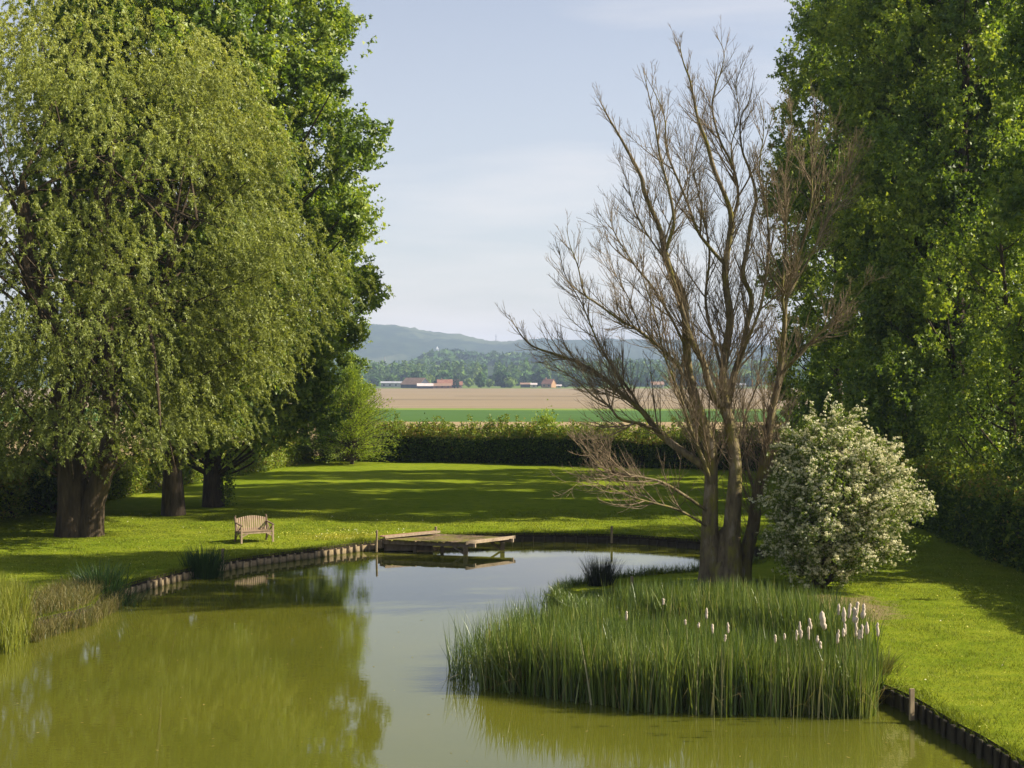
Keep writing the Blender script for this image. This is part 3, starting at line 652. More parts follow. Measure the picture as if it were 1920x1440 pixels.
# ------------------------------------------------------------------ the bare willow in the middle
def bare_tree():
    rg = np.random.default_rng(101); D0 = 41.3
    bx, by = X(1362, D0), D0
    def W(px, py, dy): D = D0+dy; return np.array([(px-960)*D/F-bx, dy, HC-(py-HZ)*D/F])
    # main limbs: pixel, pixel, depth offset ; radius start, end
    L = [
     ([(1336, 1112, -.1), (1331, 1050, -.1), (1331, 988, -.1), (1335, 910, -.1), (1331, 840, -.2), (1311, 778, -.3), (1296, 716, -.4), (1288, 657, -.5), (1284, 599, -.5), (1280, 550, -.5), (1253, 494, -.5), (1243, 461, -.6), (1235, 425, -.6), (1210, 363, -.7), (1202, 333, -.7), (1173, 279, -.7), (1159, 250, -.8), (1137, 213, -.9), (1122, 188, -1)], .28, .012),
     ([(1374, 1112, -.35), (1374, 988, -.3), (1377, 910, -.3), (1377, 852, -.2), (1370, 793, -.1), (1358, 760, 0), (1354, 708, .1), (1362, 657, .2), (1370, 599, .3), (1360, 540, .3), (1359, 497, .3), (1370, 443, .3), (1370, 406, .3), (1359, 370, .3), (1341, 322, .2), (1326, 271, .1), (1308, 228, 0), (1301, 188, -.1), (1294, 151, -.1), (1279, 115, -.2), (1270, 71, -.2)], .26, .012),
     ([(1396, 1112, 0), (1398, 1040, .1), (1412, 988, .2), (1420, 941, .2), (1428, 891, .2), (1436, 844, .2), (1447, 778, .2), (1459, 723, .2), (1463, 677, .2), (1471, 618, .1), (1475, 560, .1), (1490, 500, 0), (1507, 450, -.1), (1520, 406, -.1), (1538, 340, -.2), (1545, 290, -.2)], .23, .015),
     ([(1358, 765, 0), (1339, 747, -.3), (1327, 716, -.5), (1319, 677, -.7), (1300, 646, -.9), (1288, 618, -1), (1272, 560, -1.2), (1262, 520, -1.3), (1250, 470, -1.3), (1262, 420, -1.4), (1255, 360, -1.5), (1240, 300, -1.5), (1228, 240, -1.6), (1215, 180, -1.6), (1206, 133, -1.6)], .17, .008),
     ([(1366, 775, 0), (1366, 747, .2), (1377, 696, .4), (1393, 657, .6), (1401, 611, .8), (1408, 560, 1.0), (1392, 516, 1), (1403, 461, 1.1), (1410, 406, 1.1), (1416, 370, 1.2), (1405, 320, 1.2), (1392, 279, 1.2), (1388, 224, 1.2), (1403, 188, 1.3), (1414, 133, 1.3)], .17, .008),
     ([(1370, 420, .3), (1385, 370, .5), (1374, 315, .6), (1348, 264, .6), (1336, 206, .6), (1341, 169, .6), (1356, 107, .6), (1342, 68, .6)], .085, .008),
     ([(1374, 315, .6), (1370, 270, .7), (1385, 215, .8), (1381, 160, .9), (1395, 110, .9)], .04, .006),
     ([(1359, 497, .3), (1323, 454, 0), (1305, 425, -.2), (1286, 377, -.3), (1261, 315, -.4), (1250, 279, -.4), (1246, 224, -.5), (1228, 180, -.5), (1206, 133, -.6)], .085, .007),
     ([(1323, 828, -.2), (1280, 735, -.7), (1272, 688, -.9), (1202, 622, -1.5), (1167, 603, -1.8), (1117, 568, -2.1), (1097, 552, -2.2), (1085, 500, -2.3), (1068, 461, -2.4), (1060, 425, -2.4)], .085, .006),
     ([(1330, 880, -.1), (1272, 840, .4), (1233, 809, .7), (1202, 770, .9), (1167, 739, 1.1), (1132, 708, 1.3), (1086, 681, 1.5), (1043, 665, 1.6), (1000, 649, 1.8), (975, 625, 1.9), (952, 590, 2.0)], .15, .008),
     ([(1249, 815, .6), (1200, 795, .2), (1163, 786, 0), (1144, 762, -.2), (1113, 743, -.4), (1078, 712, -.6), (1039, 688, -.8), (1005, 678, -.9)], .07, .006),
     ([(1202, 770, .9), (1187, 743, 1.3), (1148, 688, 1.8), (1117, 630, 2.2), (1089, 568, 2.5), (1062, 520, 2.6), (1050, 470, 2.7)], .07, .006),
     ([(1331, 960, -.2), (1253, 910, -1.2), (1202, 895, -1.7), (1148, 883, -2.1), (1101, 852, -2.5), (1070, 820, -2.8)], .055, .005),
     ([(1331, 990, -.2), (1272, 957, -1), (1218, 941, -1.6), (1179, 930, -2), (1110, 905, -2.6), (1050, 905, -3)], .045, .005),
     ([(1463, 700, .2), (1485, 680, 0), (1506, 657, -.2), (1544, 618, -.5), (1560, 603, -.6), (1600, 560, -.9), (1640, 515, -1.2)], .08, .006),
     ([(1475, 560, .1), (1495, 520, .4), (1530, 460, .7), (1560, 388, 1), (1580, 340, 1.1), (1596, 308, 1.2), (1603, 255, 1.2)], .075, .006),
     ([(1470, 600, .1), (1468, 540, -.3), (1472, 450, -.6), (1472, 352, -.8), (1483, 242, -1), (1478, 200, -1)], .07, .006),
     ([(1507, 450, -.1), (1523, 370, -.4), (1520, 315, -.5), (1526, 250, -.6), (1530, 200, -.6)], .05, .005),
     ([(1381, 700, .4), (1400, 640, 0), (1430, 560, -.3), (1440, 480, -.5), (1436, 400, -.6), (1425, 320, -.7), (1430, 240, -.8), (1420, 170, -.8)], .085, .006),
     ([(1288, 657, -.5), (1262, 600, -.9), (1225, 540, -1.2), (1190, 500, -1.5), (1165, 460, -1.6), (1150, 430, -1.7), (1140, 425, -1.7)], .07, .005),
     ([(1253, 494, -.5), (1215, 440, 0), (1188, 390, .3), (1175, 340, .5), (1170, 320, .5)], .05, .005),
     ([(1243, 461, -.6), (1262, 400, -.2), (1290, 340, 0), (1282, 290, .1), (1285, 240, .2)], .045, .005),
     ([(1354, 708, .1), (1340, 640, .6), (1322, 560, 1.0), (1330, 470, 1.2), (1318, 400, 1.3), (1300, 320, 1.3), (1312, 250, 1.3)], .09, .006),
     ([(1335, 920, -.1), (1318, 860, -.6), (1290, 790, -1), (1270, 730, -1.3), (1245, 660, -1.6), (1230, 600, -1.8), (1205, 520, -2), (1175, 440, -2.1)], .08, .006),
     ([(1202, 622, -1.5), (1180, 560, -1.6), (1150, 510, -1.7), (1140, 460, -1.8)], .035, .004),
     ([(1420, 941, .2), (1400, 860, .6), (1395, 790, .9), (1420, 720, 1.2), (1430, 650, 1.4), (1440, 590, 1.5)], .06, .006),
    ]
    limbs = []
    for pts, ra, rb in L:
        w = np.array([W(*p) for p in pts]); k = max(8, int(np.linalg.norm(np.diff(w, axis=0), axis=1).sum()/.16))
        c = resample(w, k); u = np.linspace(0, 1, k)[:, None]
        wob = np.stack([np.sin(u[:, 0]*k*.35+rg.uniform(0, 6)), np.sin(u[:, 0]*k*.3+rg.uniform(0, 6)), 0*u[:, 0]], 1)*.022
        c = c+wob; r = ra*(1-u[:, 0])**.85*(1-rb/ra)+rb
        if ra > .25:
            z = c[:, 2]; r = r*(1+.75*np.exp(-np.maximum(z, 0)/.55)); r *= 1+.06*np.sin(u[:, 0]*37+rg.uniform(0, 6))
        limbs.append((c, r))
    limbs = [(c, r*np.interp(c[:, 2], [0, 1.5, 4, 6.5, 16], [1, .96, .84, .66, .60])) for c, r in limbs]
    st = resample(np.array([W(1361, 1118, -.05), W(1360, 1080, -.05), W(1362, 1045, 0), W(1366, 1012, 0), W(1370, 985, .05)]), 12)
    bole = (st, np.interp(np.arange(12), [0, 3, 6, 9, 11], [.72, .56, .47, .36, .12])*(1+.05*np.sin(np.arange(12)*2.1)))
    wood = limb_mesh([q for q in limbs if q[1][0] > .12]+[bole], 12); wood2 = limb_mesh([q for q in limbs if q[1][0] <= .12], 7)
    # side branches, three generations, all turning upward
    def children(parents, step, lmin, lmax, ang, up, k, r_of, rmin, tmin=.12, skip_low=None, rel=None):
        P, R = [], []
        for c, r in parents:
            seglen = np.linalg.norm(np.diff(c, axis=0), axis=1).sum(); m = max(1, int(seglen/step*rg.uniform(.8, 1.2)))
            for t in rg.uniform(tmin, .99, m):
                j = t*(len(c)-1); i = int(j); i = min(i, len(c)-2); a = c[i]+(c[i+1]-c[i])*(j-i); d = c[i+1]-c[i]; d = d/np.linalg.norm(d)
                if a[2] < .9 or (a[2] < 2.7 and rg.uniform() < .55): continue
                s = rg.normal(size=3); s -= d*s.dot(d); s /= np.linalg.norm(s)
                q = rg.uniform(*ang); dd = d*math.cos(q)+s*math.sin(q); Ln = rg.uniform(lmin, lmax)*(1-.78*t)
                if rel: Ln *= min(1.3, max(.3, seglen*rel))
                cur = norm(rg.normal(size=3))*.25
                pts = [a]; v = dd.copy()
                for s_ in range(k-1):
                    v = v+np.array([0, 0, up])/(k-1)+cur*rg.uniform(-.6, 1.0)/(k-1)*1.6; v = v/np.linalg.norm(v); pts.append(pts[-1]+v*Ln/(k-1))
                r0 = min(r_of*Ln+rmin, max(r[i]*.7, rmin*1.1)); P.append(pts); R.append(np.linspace(r0, rmin*.55, k))
        return np.array(P), np.array(R)
    P1, R1 = children([q for q in limbs], .23, 1.0, 3.3, (.30, .75), .60, 7, .009, .0065, .14)
    par = [(P1[i], R1[i]) for i in range(len(P1))]
    P2, R2 = children(par, .13, .4, 1.5, (.35, .8), .5, 4, .005, .0050, .08, rel=.6)
    par2 = [(P2[i], R2[i]) for i in range(len(P2)) if rg.uniform() < .9]
    P3, R3 = children(par2, .19, .2, .8, (.4, .9), .35, 3, .004, .0043, .10, rel=1.1)
    # suckers round the stool and lower stems
    SP, SR = [], []
    for i in range(420):
        c, r = limbs[rg.integers(0, 3)] if rg.uniform() < .7 else limbs[[9, 23, 8][rg.integers(0, 3)]]
        j = rg.integers(2, int(len(c)*.42)); a = c[j]; az = rg.uniform(0, 2*PI); Ln = rg.uniform(.4, 1.7)
        if a[2] < .8: continue
        v = np.array([math.cos(az)*.9-.25, math.sin(az)*.9, .75]); v /= np.linalg.norm(v); pts = [a]
        for s_ in range(5): v = v+np.array([0, 0, .14])+rg.normal(size=3)*.09; v /= np.linalg.norm(v); pts.append(pts[-1]+v*Ln/5)
        SP.append(pts); SR.append(np.linspace(.010, .004, 6))
    SP, SR = np.array(SP), np.array(SR)
    par3 = [(SP[i], SR[i]) for i in range(len(SP))]
    P4, R4 = children(par3, .22, .15, .6, (.3, .9), .4, 4, .004, .0036, .2)
    print('bare tree', len(P1), len(P2), len(P3), len(SP), len(P4))
    br = join([tubes_np(P1, R1, 5), tubes_np(SP, SR, 4)]); tw = join([tubes_np(P2, R2, 3), tubes_np(P3, R3, 3), tubes_np(P4, R4, 3)])
    t = empty('bare_tree', (bx, by, 0), 0, 'nearly leafless grey willow with several crooked stems standing on the reed point', 'tree')
    V, Q = join([wood, wood2]); link('trunk', np_mesh('trunk', V, Q, M_BARK_BARE, smooth=True), t)
    link('branches', np_mesh('branches', *br, M_TWIG, smooth=True), t); link('twigs', np_mesh('twigs', *tw, M_TWIG), t)
bare_tree()

# ------------------------------------------------------------------ blossoming hawthorn
def hawthorn():
    rg = np.random.default_rng(202); c0 = G(1532, 1112); D = c0[1]
    t = empty('hawthorn_bush', (c0[0], c0[1], 0), 0, 'large rounded bush covered in creamy white blossom on the right lawn', 'bush')
    # envelope: profile radius against height, leaning to the right
    H = 5.5; zt = [0.15, .6, 1.2, 2.0, 2.9, 3.8, 4.6, 5.1, 5.5]; rt = [.5, 1.15, 1.75, 2.2, 2.3, 1.9, 1.3, .7, .2]
    ax = lambda z: np.interp(z, [0, 1, 2.5, 4, 5.5], [0, .35, .85, .75, .25])
    nc = 390; cz = rg.choice(np.linspace(.35, 5.4, 200), nc, p=(lambda w: w/w.sum())(np.interp(np.linspace(.35, 5.4, 200), zt, rt)**1.4)); th = rg.uniform(0, 2*PI, nc)
    rr = np.interp(cz, zt, rt)*(1+.20*vnoise(np.stack([np.cos(th)*2.2, np.sin(th)*2.2, cz*1.5], 1), 3))*(.22+.80*rg.uniform(0, 1, nc)**.5)
    C = np.stack([ax(cz)+rr*np.cos(th), rr*np.sin(th), cz], 1)
    paths = []; FP, FT, LP, LA = [], [], [], []
    stems = [resample([(rg.normal()*.15, rg.normal()*.15, -.1), (rg.normal()*.25+.2, rg.normal()*.25, 1.1), (.6+rg.normal()*.5, rg.normal()*.6, 2.4), (.8+rg.normal()*.7, rg.normal()*.8, 3.9)], 12) for _ in range(7)]
    for s in stems: paths.append((s, np.linspace(.10, .02, 12)))
    for i in range(nc):
        s = stems[rg.integers(0, 7)]; j = int(np.clip(np.interp(cz[i]-.6, s[:, 2], np.arange(12)), 1, 10)); a = s[j]
        outd = norm(C[i]-np.array([ax(cz[i]), 0, cz[i]-.4])); e = C[i]+outd*rg.uniform(.15, .45)
        p = resample([a, (a+C[i])/2+np.array([0, 0, .12]), C[i], e], 9); paths.append((p, np.linspace(.018, .004, 9)))
        # sprays of leaf with flower heads sitting along their upper side
        for q in range(7):
            v = norm(outd*.9+rg.normal(size=3)*.55+np.array([0, 0, .12])); st_ = C[i]+rg.normal(size=3)*.17; Ln = rg.uniform(.2, .55)*(2.0 if rg.uniform() < .07 else 1)
            m = 22; tt = rg.uniform(0, 1, m)[:, None]; b = st_+v*Ln*tt+rg.normal(size=(m, 3))*.055
            LP.append(b-np.array([0, 0, .03])); LA.append(norm(v*.4+rg.normal(size=(m, 3))))
            nf = int(np.clip(6.5+4.2*vnoise(st_[None]*1.5, 17)[0]+rg.normal()*2, 0, 10))
            for u in rg.uniform(.1, 1, nf):
                FP.append(st_+v*Ln*u+np.array([0, 0, .035])+rg.normal(size=3)*.03); FT.append(rg.uniform(.25, .9))
    LP = np.concatenate(LP); LA = np.concatenate(LA); n = len(LP); L = rg.uniform(.04, .085, n)
    V, Q = leaf_tris(LP, LA, perp(rg, LA), L, L*.9); link('leaves', np_mesh('leaves', V, Q, M_HAW, np.clip(.5+.2*rg.normal(size=n), 0, 1)), t)
    FP = np.array(FP); FT = np.array(FT); k = 8; m = len(FP)
    u = rnd_dirs(rg, m*k); u[:, 2] = np.abs(u[:, 2])*.7; P = np.repeat(FP, k, 0)+u*rg.uniform(.02, .06, (m*k, 1)); A = perp(rg, norm(u+rg.normal(size=u.shape)*.3))
    S = norm(np.cross(A, u+rg.normal(size=u.shape)*.25)); L = rg.uniform(.025, .045, m*k)
    V, Q = leaf_tris(P, A, S, L*1.25, L*1.25); link('blossom', np_mesh('blossom', V, Q, M_FLOWER, np.clip(np.repeat(FT, k)+.1*rg.normal(size=m*k), 0, 1)), t)
    V, Q = limb_mesh(paths, 5); t.scale = (.88, .93, .95); link('stems', np_mesh('stems', V, Q, M_BARK), t); print('haw', n, m*k)
hawthorn()

# ------------------------------------------------------------------ reeds, rushes, grasses
def blades(rg, P, H, W, lean, curl, segs=3, droop=0.0, dirs=None):
    """P (n,3) bases, H, W (n,) ; bent tapered strips -> V, quads"""
    n = len(P); az = rg.uniform(0, 2*PI, n) if dirs is None else dirs
    d = np.stack([np.cos(az), np.sin(az), 0*az], 1); face = rg.uniform(0, PI, n); s = np.stack([np.cos(face), np.sin(face), 0*face], 1)
    l = np.abs(rg.normal(size=n))*lean; c = np.abs(rg.normal(size=n))*curl
    out = []
    for k in range(segs+1):
        t = k/segs; h = t*(1-.5*c*t*t-droop*np.maximum(0, t-.6)*1.2); o = l*t+c*t*t
        cc = P+d*(o*H)[:, None]+np.array([0, 0, 1])*(h*H)[:, None]; w = W*(1-t**1.6)*.5+.0006
        out += [cc-s*w[:, None], cc+s*w[:, None]]
    V = np.stack(out, 1).reshape(-1, 3); b = (np.arange(n)*(2*(segs+1)))[:, None]
    Q = np.concatenate([b+np.array([2*k, 2*k+1, 2*k+3, 2*k+2]) for k in range(segs)]); return V, Q, segs
def scatter_poly(rg, poly, n):
    poly = np.array(poly); lo, hi = poly.min(0), poly.max(0); out = []
    got = 0
    while got < n:
        p = rg.uniform(lo, hi, (n*2, 2)); p = p[inside(p, poly)]; out.append(p); got += len(p)
    return np.concatenate(out)[:n]
def base_z(P): return np.where(in_pond(P), WZ-.03, lawn_z(P)-.01)
def blade_obj(name, rg, P2, H, W, mat, tint, lean=.12, curl=.15, segs=3, parent=None, z=None, droop=0.0, off=None):
    zz = base_z(P2) if z is None else z; P = np.c_[P2, zz]
    if off is not None: P = P-np.array(off)
    V, Q, sg = blades(rg, P, H, W, lean, curl, segs, droop)
    return link(name, np_mesh(name, V, Q, mat, np.tile(np.clip(tint, 0, 1), sg)), parent)
rg = np.random.default_rng(303)
gw = lambda px, py: tuple(G(px, py, WZ))
reed_poly = [gw(*p) for p in [(908, 1286), (925, 1294), (1000, 1308), (1100, 1322), (1200, 1338), (1400, 1345), (1640, 1343), (1648, 1320), (1625, 1270), (1570, 1238), (1480, 1212), (1400, 1196), (1290, 1188), (1170, 1190), (1050, 1205), (975, 1240), (930, 1262)]]
n = 15000; P2 = scatter_poly(rg, reed_poly, n)
# clump the stems
cc = scatter_poly(rg, reed_poly, 2600); P2[:11000] = cc[rg.integers(0, 2600, 11000)]+rg.normal(size=(11000, 2))*.09
H = rg.uniform(.95, 1.48, n)*(1+.10*vnoise(P2*.9, 4)); H *= np.clip(1.12-.028*(P2[:, 1]-27), .72, 1.15)
# blue-green cattail blades near the right front, fresher green elsewhere
tn = .50+.22*rg.normal(size=n)+.14*vnoise(P2*.7, 6)
o = blade_obj('reed_bed', rg, P2, H, rg.uniform(.022, .042, n), M_REED, tn, .10, .09, 4)
tag(o, 'dense bed of tall green reeds growing out of the pond below the bare tree', 'reeds', kind='stuff')
# sparse outliers at the left and rear edge
op = [gw(*p) for p in [(835, 1250), (840, 1275), (862, 1290), (900, 1285), (905, 1240), (960, 1215), (1040, 1168), (1020, 1160), (930, 1200), (860, 1230)]]
q = scatter_poly(rg, op, 75); P2 = q[rg.integers(0, 75, 620)]+rg.normal(size=(620, 2))*.07
o = blade_obj('sparse_reeds', rg, P2, rg.uniform(.5, 1.25, 620), rg.uniform(.010, .018, 620), M_REED, .35+.15*rg.normal(size=620), .20, .14, 4, z=np.full(620, WZ-.03))
tag(o, 'thin scattered reeds standing in open water left of the reed bed', 'reeds', kind='stuff')
fr = np.concatenate([np.array([gw(900+i*7.3, 1292+i*.54)]) for i in range(101)]); P2 = fr[rg.integers(0, 101, 1300)]+rg.normal(size=(1300, 2))*np.array([.06, .12])
o = blade_obj('reed_fringe', rg, P2, rg.uniform(.7, 1.5, 1300), rg.uniform(.016, .03, 1300), M_REED, .72+.14*rg.normal(size=1300), .16, .16, 4, z=np.full(1300, WZ-.03))
tag(o, 'pale outer reed stems rising from the water along the front of the bed', 'reeds', kind='stuff')
# dead stalks low in the bed
P2 = scatter_poly(rg, [gw(*p) for p in [(900, 1293), (1640, 1346), (1645, 1325), (920, 1278)]], 1500)
o = blade_obj('dead_reeds', rg, P2, rg.uniform(.3, .9, 1500), rg.uniform(.012, .024, 1500), M_DRY, .6+.25*rg.normal(size=1500), .3, .4, 3)
tag(o, 'pale dead reed stalks low down among the green reeds', 'reeds', kind='stuff')
n = 900; P2 = scatter_poly(rg, reed_poly, n)
o = blade_obj('straw_stalks', rg, P2, rg.uniform(.8, 1.35, n), rg.uniform(.010, .022, n), M_DRY, .6+.25*rg.normal(size=n), .35, .6, 4, droop=.4)
tag(o, 'bent straw coloured stalks scattered through the reed bed', 'reeds', kind='stuff')
# rough grass over the point, between reeds and tree
rp = [tuple(G(*p)) for p in [(1055, 1118), (1190, 1104), (1320, 1096), (1430, 1092), (1500, 1130), (1540, 1210), (1300, 1190), (1150, 1190), (1060, 1170)]]
n = 15000; P2 = scatter_poly(rg, rp, n)
o = blade_obj('rough_grass', rg, P2, rg.uniform(.06, .22, n)*np.clip(1.9-1.6*(P2[:, 1]-36)/6, .5, 2.2), rg.uniform(.012, .022, n), M_REED, .45+.16*rg.normal(size=n), .3, .3, 2)
tag(o, 'rough long grass round the foot of the bare tree', 'grass', kind='stuff')
# blades hanging from the point's edge down to the water
e_i = np.where((pond[:, 0] > .5) & (pond[:, 0] < 8) & (pond[:, 1] > 33) & (pond[:, 1] < 46.5))[0]
n = 5200; ii = rg.choice(e_i, n); P2 = pond[ii]+rg.normal(size=(n, 2))*.16
zz = np.where(in_pond(P2), WZ+.25*rg.uniform(0, 1, n), lawn_z(P2)-.01)
o = blade_obj('edge_grass', rg, P2, rg.uniform(.14, .42, n), rg.uniform(.014, .024, n), M_REED, .5+.18*rg.normal(size=n), .4, .4, 2, z=zz)
tag(o, 'grass covering the bank of the point behind the reeds', 'grass', kind='stuff')
# clumps
def clump(name, label, cat, c, r, n, hr, wr, mat, lean, curl, seed, tint=(.5, .2), z=None, asp=1.0, segs=4, droop=0.0):
    rg = np.random.default_rng(seed); P2 = np.array(c)+rg.normal(size=(n, 2))*np.array([r, r*asp])
    zb = float(base_z(np.array([c]))[0]) if z is None else z
    out = (P2-np.array(c))
    V, Q, sg = blades(rg, np.c_[out, np.full(n, 0.0)], rg.uniform(*hr, n), rg.uniform(*wr, n), lean, curl, segs, droop, dirs=np.arctan2(out[:, 1], out[:, 0])+rg.normal(size=n)*.5)
    o = link(name, np_mesh(name, V, Q, mat, np.tile(np.clip(tint[0]+tint[1]*rg.normal(size=n), 0, 1), sg))); o.location = (c[0], c[1], zb)
    return tag(o, label, cat)
clump('iris_clump', 'dense dark green iris clump on the pond edge in front of the bench', 'plant', G(381, 1083, WZ), .24, 520, (.6, 1.25), (.02, .035), M_IRIS, .22, .12, 401, asp=.8, z=WZ-.03)
clump('iris_clump', 'smaller shaded green clump of blades on the left bank', 'plant', G(188, 1108), .30, 420, (.45, 1.0), (.018, .03), M_IRIS, .3, .2, 402, (.7, .25), asp=.8)
clump('iris_clump', 'dark leafy clump just right of the smaller green clump on the left bank', 'plant', G(214, 1112), .30, 260, (.3, .7), (.018, .03), M_IRIS, .35, .25, 403, (.2, .2))
clump('rush_tussock', 'dark spiky rush tussock at the water edge behind the reeds', 'plant', G(1127, 1106, -.1), .12, 800, (.75, 1.2), (.010, .018), M_RUSH, .22, .12, 404, (.3, .3), z=-.20)
clump('grass_tussock', 'brownish grass tussock at the right end of the reed bed', 'plant', G(1646, 1262), .16, 420, (.3, .6), (.008, .014), M_DRY, .5, .3, 405, (.15, .2))
clump('grass_tussock', 'rusty dry rush tuft at the far left edge of the bank', 'plant', G(14, 1130), .25, 600, (.35, .7), (.008, .015), M_DRY, .5, .3, 406, (.25, .25))
dp = [gw(*p) for p in [(30, 1206), (40, 1160), (110, 1132), (218, 1118), (226, 1142), (170, 1176), (110, 1192), (70, 1206)]]
n = 5200; P2 = scatter_poly(rg, dp, n)
o = blade_obj('dry_sedge', rg, P2, rg.uniform(.3, .72, n), rg.uniform(.010, .018, n), M_DRY, .42+.24*rg.normal(size=n), .3, .32, 4, droop=.5)
tag(o, 'straw coloured drooping sedge growing along the left waterline', 'grass', kind='stuff')
yp = [gw(*p) for p in [(-60, 1228), (-60, 1160), (-10, 1150), (40, 1160), (66, 1200), (20, 1228)]]
n = 2600; P2 = scatter_poly(rg, yp, n)
o = blade_obj('young_reeds', rg, P2, rg.uniform(.55, 1.05, n), rg.uniform(.012, .022, n), M_YREED, .45+.22*rg.normal(size=n), .12, .14, 4)
tag(o, 'bright yellow green young reeds at the lower left edge of the pond', 'reeds', kind='stuff')
# turf: real blades over the nearer lawn, thinning with distance, and a longer fringe along the bank
rg = np.random.default_rng(505)
zones = [([tuple(G(*p)) for p in [(1500, 1360), (1400, 1150), (1500, 1040), (1780, 990), (2100, 1030), (2300, 1640), (1880, 1640)]], 110000, (.035, .085), .013),
         ([tuple(G(*p)) for p in [(-60, 1190), (-60, 960), (560, 955), (960, 970), (960, 1040), (700, 1060), (430, 1090), (230, 1160)]], 90000, (.03, .08), .02),
         ([tuple(G(*p)) for p in [(900, 1060), (900, 955), (1440, 955), (1440, 1060)]], 36000, (.04, .10), .022)]
Ps, Hs, Ws = [], [], []
for poly, n, hr, w in zones:
    p = scatter_poly(rg, poly, n); p = p[~in_pond(p)]; p = p[rg.uniform(size=len(p)) < seg_dist(p, np.array(poly))/2.2]; Ps.append(p); Hs.append(rg.uniform(*hr, len(p))*(1+.5*np.clip(vnoise(p*1.3, 8), -1, 1))); Ws.append(np.full(len(p), w))
P2 = np.concatenate(Ps); Hh = np.concatenate(Hs); Ww = np.concatenate(Ws)
z = lawn_z(P2)-.004; n = len(P2); az = rg.uniform(0, 2*PI, n); A = norm(np.stack([np.cos(az)*.7, np.sin(az)*.7, np.ones(n)], 1)); fa = rg.uniform(0, PI, n); S = np.stack([np.cos(fa), np.sin(fa), 0*fa], 1)
V, Q = leaf_tris(np.c_[P2, z], A, S, Hh, Ww)
o = link('turf', np_mesh('turf', V, Q, M_GRASS, np.clip(.5+.22*rg.normal(size=n)+.12*vnoise(P2*.8, 2), 0, 1))); tag(o, 'short sunlit turf on the lawn round the pond', 'grass', kind='stuff')
# daisies and buttercups: a loose drift beside the bench, a scatter elsewhere
c1 = G(650, 1004); q1 = c1+rg.normal(size=(420, 2))*np.array([1.6, 1.0]); q2 = scatter_poly(rg, zones[0][0], 260); q3 = scatter_poly(rg, zones[1][0], 300)
P2 = np.concatenate([q1, q2, q3]); P2 = P2[~in_pond(P2)]; n = len(P2); z = lawn_z(P2)+rg.uniform(.05, .10, n)
A = rnd_dirs(rg, n); A[:, 2] *= .3; A = norm(A); S = face(rg, A, np.tile([0, -.3, 1.0], (n, 1)), .4); Lf = rg.uniform(.03, .055, n)
V, Q = leaf_quads(np.c_[P2, z]-A*Lf[:, None]*.5, A, S, Lf, Lf)
o = link('lawn_flowers', np_mesh('lawn_flowers', V, Q, M_LFLOWER, np.clip(.5+.3*rg.normal(size=n), 0, 1))); tag(o, 'tiny pale yellow flowers dotted over the lawn', 'flowers', kind='stuff')
# fringe along the whole shoreline that is seen
sh = pond; idx = np.where((sh[:, 1] > 21) & (sh[:, 1] < 56))[0]; m = 24000; ii = rg.choice(idx, m); jj = (ii+1) % len(sh)
b = sh[ii]+(sh[jj]-sh[ii])*rg.uniform(0, 1, (m, 1)); d = norm(sh[jj]-sh[ii]); nn = np.stack([d[:, 1], -d[:, 0]], 1)
tst = ~in_pond(b+nn*.1); nn[~tst] *= -1
P2 = b+nn*(np.abs(rg.normal(size=(m, 1)))*.22-.05)
ok = np.ones(m, bool); P2 = P2[ok]; n = len(P2)
clu = np.clip(vnoise(P2*1.4, 12), 0, 1)
o = blade_obj('bank_fringe', rg, P2, rg.uniform(.05, .13, n)*(1+1.6*clu**2), np.full(n, .015), M_GRASS, .45+.2*rg.normal(size=n), .5, .5, 2, z=np.where(in_pond(P2), -.07, lawn_z(P2)-.01))
tag(o, 'longer grass hanging over the edge of the pond bank', 'grass', kind='stuff')

# a few leaves and catkins afloat
rg = np.random.default_rng(515)
P2 = scatter_poly(rg, [(-13, 24), (-12.5, 37), (-6, 44), (2, 34), (7, 26.5), (7.5, 21), (-6, 21)], 240); P2 = P2[in_pond(P2)]; n = len(P2)
az = rg.uniform(0, 2*PI, n); A = np.stack([np.cos(az), np.sin(az), 0*az], 1); S = np.stack([-np.sin(az), np.cos(az), 0*az+.02], 1); Lf = rg.uniform(.03, .10, n)
V, Q = leaf_quads(np.c_[P2, np.full(n, WZ+.004)], A, S, Lf, Lf*.4); V[:, 2] = WZ+.004
o = link('floating_leaves', np_mesh('floating_leaves', V, Q, M_DRY, np.clip(.6+.25*rg.normal(size=n), 0, 1))); tag(o, 'small fallen leaves floating on the pond', 'leaves', kind='stuff')
# ------------------------------------------------------------------ timber edging: posts and boards
def arc_points(a, b, step):
    """walk the pond outline from the point nearest a to the point nearest b"""
    ia = int(np.argmin(np.linalg.norm(pond-np.array(a), axis=1))); ib = int(np.argmin(np.linalg.norm(pond-np.array(b), axis=1))); n = len(pond)
    fwd = [(ia+k) % n for k in range((ib-ia) % n+1)]; bwd = [(ia-k) % n for k in range((ia-ib) % n+1)]
    path = pond[fwd if len(fwd) < len(bwd) else bwd]
    s = np.r_[0, np.cumsum(np.linalg.norm(np.diff(path, axis=0), axis=1))]; u = np.arange(0, s[-1], step)
    return np.stack([np.interp(u, s, path[:, 0]), np.interp(u, s, path[:, 1])], 1)
post_me, post_shaded = [], []
for k in range(4):
    b = MB(); r = .036+.005*k; b.tube([(0, 0, -.9), (0, 0, -.02), (0, 0, 0)], [r, r, r*.82], 8); post_me.append(b.mesh('edging_post', M_EDGEPOST)); post_shaded.append(b.mesh('edging_post', M_EDGE_SHADED))
